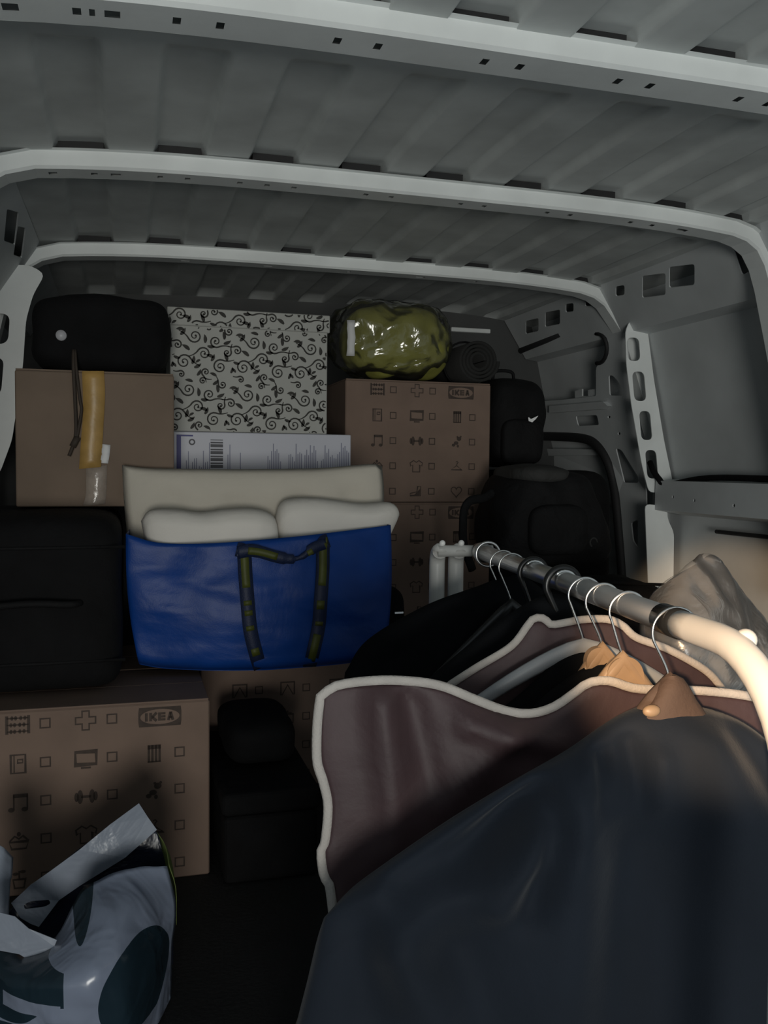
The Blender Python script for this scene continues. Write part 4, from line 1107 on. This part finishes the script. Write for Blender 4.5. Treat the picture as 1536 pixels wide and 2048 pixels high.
sheetbag('back_film', [[(1300, 1200, 1.785), (1340, 1160, 1.80), (1395, 1128, 1.80), (1425, 1109, 1.76), (1455, 1140, 1.79), (1485, 1180, 1.785)],
                       [(1285, 1235, 1.77), (1340, 1215, 1.86), (1410, 1200, 1.88), (1470, 1205, 1.86), (1530, 1235, 1.77)],
                       [(1275, 1320, 1.77), (1350, 1310, 1.92), (1430, 1300, 1.94), (1510, 1305, 1.92), (1590, 1320, 1.75)],
                       [(1280, 1430, 1.77), (1360, 1425, 1.92), (1440, 1420, 1.94), (1530, 1425, 1.92), (1610, 1430, 1.75)],
                       [(1290, 1640, 1.77), (1365, 1610, 1.92), (1440, 1600, 1.94), (1530, 1610, 1.92), (1600, 1640, 1.75)],
                       [(1310, 1880, 1.77), (1375, 1880, 1.90), (1440, 1880, 1.92), (1520, 1880, 1.90), (1580, 1880, 1.75)]], BAGFILM, t, .012, 10, 5, nv=40)

# ------------------------------------------------------------------ printed carrier bag low on the left
def print_mat(name, base, shapes, dark):
    """white film with flat printed ovals and bars, placed in the bag's own space"""
    m = bpy.data.materials.new(name); m.use_nodes = True; nt = m.node_tree; N = nt.nodes; L = nt.links
    b = N['Principled BSDF']; b.inputs['Roughness'].default_value = .22; b.inputs['Specular IOR Level'].default_value = .5
    tc = N.new('ShaderNodeTexCoord'); sp = N.new('ShaderNodeSeparateXYZ'); L.new(tc.outputs['Object'], sp.inputs[0])
    acc = None
    for x0, z0, rx, rz, sh in shapes:
        def mth(op, a_, b_=None):
            nd = N.new('ShaderNodeMath'); nd.operation = op
            for i, vv in enumerate((a_, b_)):
                if vv is None: continue
                if isinstance(vv, (int, float)): nd.inputs[i].default_value = vv
                else: L.new(vv, nd.inputs[i])
            return nd.outputs[0]
        dx = mth('DIVIDE', mth('SUBTRACT', sp.outputs[0], x0), rx); dz = mth('DIVIDE', mth('SUBTRACT', sp.outputs[2], z0), rz)
        if sh == 'o': dd = mth('ADD', mth('MULTIPLY', dx, dx), mth('MULTIPLY', dz, dz))
        else: dd = mth('MAXIMUM', mth('ABSOLUTE', dx), mth('ABSOLUTE', dz))
        ins = mth('LESS_THAN', dd, 1.0)
        if acc is None: acc = ins
        elif sh == 'w': acc = mth('MULTIPLY', acc, mth('SUBTRACT', 1.0, ins))
        else: acc = mth('MAXIMUM', acc, ins)
    mx = N.new('ShaderNodeMix'); mx.data_type = 'RGBA'; L.new(acc, mx.inputs[0]); mx.inputs[6].default_value = (*base, 1); mx.inputs[7].default_value = (*dark, 1)
    L.new(mx.outputs[2], b.inputs['Base Color'])
    nz = N.new('ShaderNodeTexNoise'); nz.inputs['Scale'].default_value = 8; nz.inputs['Detail'].default_value = 3; nz.inputs['Distortion'].default_value = .5
    bp = N.new('ShaderNodeBump'); bp.inputs['Strength'].default_value = .8; bp.inputs['Distance'].default_value = .02
    L.new(tc.outputs['Object'], nz.inputs['Vector']); L.new(nz.outputs['Fac'], bp.inputs['Height']); L.new(bp.outputs['Normal'], b.inputs['Normal'])
    return m
YF = 1.42
def xz(px, py): q = atY(px, py, YF); return q.x, q.z
def shp(px, py, rx, ry, s): x_, z_ = xz(px, py); k = YF*1.0/F; return (x_, z_, rx*k*1.03, ry*k, s)
CBW = (.20, .235, .315)
CARRIER = print_mat('carrier_bag_print', CBW, [shp(258, 1745, 120, 26, 'b'), shp(160, 1800, 22, 60, 'o'), shp(272, 1942, 66, 92, 'o'), shp(20, 1955, 66, 58, 'o'), shp(90, 1925, 40, 30, 'b'), shp(40, 2030, 70, 16, 'o'), shp(300, 2036, 60, 26, 'w'), shp(70, 1968, 52, 14, 'w')], (.014, .028, .040))
CWHITE = mat('carrier_bag_white', (.23, .26, .315), .35, var=.06, vs_=8, bump2=.35, b2s=10)
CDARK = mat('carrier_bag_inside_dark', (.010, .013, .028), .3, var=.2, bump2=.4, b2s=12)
t = thing('carrier_bag', (-.1, 1.5, 0), 'printed white and teal plastic carrier bag with handle slot, standing on the floor', 'bag')
sheetbag('front_panel', [[(-40, 1895, 1.46), (20, 1905, 1.44), (75, 1900, 1.44), (118, 1868, 1.45), (146, 1810, 1.47), (168, 1774, 1.48), (200, 1760, 1.48), (262, 1738, 1.49), (334, 1732, 1.52)],
                         [(-40, 1940, 1.44), (30, 1935, 1.40), (90, 1925, 1.38), (140, 1895, 1.38), (180, 1860, 1.39), (230, 1830, 1.40), (290, 1815, 1.43), (352, 1815, 1.50)],
                         [(-40, 1985, 1.43), (40, 1985, 1.36), (110, 1975, 1.33), (180, 1950, 1.32), (240, 1930, 1.34), (300, 1915, 1.40), (345, 1900, 1.50)],
                         [(-40, 2060, 1.43), (60, 2060, 1.36), (150, 2060, 1.33), (250, 2060, 1.34), (310, 2050, 1.42), (342, 2040, 1.50)],
                         [(-40, 2130, 1.46), (60, 2140, 1.40), (150, 2140, 1.38), (250, 2140, 1.38), (310, 2120, 1.44), (338, 2090, 1.50)]], CARRIER, t, .012, 14, 4, 40, 40)
# back panel: white hem band with a cut handle slot, dark inside below it
bk = [(20, 1815), (60, 1775), (102, 1738), (160, 1692), (220, 1648), (278, 1610), (296, 1640), (314, 1664), (250, 1712), (160, 1768), (118, 1800), (78, 1852), (60, 1848), (40, 1840)]
Yk = 1.60
slot = roundpoly([P2(a_, b_, Yk) for a_, b_ in ((46, 1816), (60, 1808), (98, 1801), (101, 1808), (90, 1815), (48, 1824))], .006, 3)
def mk(u, v, d): return (u, Yk+d+.012*math.sin(u*22)+.006*math.sin(v*50), v)
hem = plate('hem_band', [P2(a_, b_, Yk) for a_, b_ in bk], [slot], mk, .0012, CWHITE, t); hem['label'] = 'white hem band with cut-out handle'
sheetbag('back_panel', [[(10, 1830, 1.615), (100, 1745, 1.615), (200, 1672, 1.615), (300, 1660, 1.615), (318, 1672, 1.612)], [(0, 1900, 1.60), (120, 1850, 1.615), (230, 1790, 1.615), (345, 1760, 1.60)], [(-20, 2080, 1.60), (120, 2080, 1.62), (230, 2080, 1.62), (345, 2060, 1.60)]], CDARK, t, .006, 10, 7)
sheetbag('side_gusset', [[(314, 1664, 1.605), (330, 1690, 1.58), (338, 1732, 1.525)], [(322, 1690, 1.605), (342, 1720, 1.58), (352, 1780, 1.515)], [(332, 1760, 1.605), (346, 1790, 1.58), (353, 1850, 1.51)]], GREENS, t, .002, 8, 1, 8, 8)
fl = [(-40, 1800), (0, 1818), (32, 1824), (60, 1848), (115, 1872), (110, 1884), (70, 1918), (40, 1902), (0, 1900), (-40, 1905)]
plate('handle_flap', [P2(a_, b_, 1.43) for a_, b_ in fl], [], lambda u, v, d: (u, 1.425+d+.010*math.sin(u*30+v*14), v), .0012, CWHITE, t)
# second, mostly hidden carrier bag at the wall
t = thing('carrier_bag', (-.3, 1.6, 0), 'crumpled white carrier bag top behind the printed carrier bag', 'bag')
sheetbag('front_panel', [[(-80, 1700, 1.58), (-20, 1690, 1.56), (4, 1694, 1.56), (26, 1716, 1.58)], [(-80, 1760, 1.58), (-10, 1755, 1.55), (24, 1750, 1.57)], [(-80, 1850, 1.58), (-10, 1850, 1.55), (18, 1805, 1.57)], [(-80, 2150, 1.58), (-20, 2150, 1.55), (10, 2120, 1.57)]], CWHITE, t, .014, 14, 6, 16, 18)
# pale cardboard sheet edge showing under the navy garment
q0 = atY(652, 1890, 1.22); q1 = atY(590, 2060, 1.22)
t = thing('cardboard_sheet', (.3, 1.22, 0), 'shaded flat cardboard sheet standing under the hanging garments', 'cardboard')
sl = (q1.x-q0.x)/(q1.z-q0.z)
plate('board', [(q0.x-sl*(q0.z-.003), .003), (q0.x, q0.z), (q0.x+.06, q0.z+.01), (q0.x+.07, .003)], [], lambda u, v, d: (u, 1.22+d, v), .006, CARD2, t)
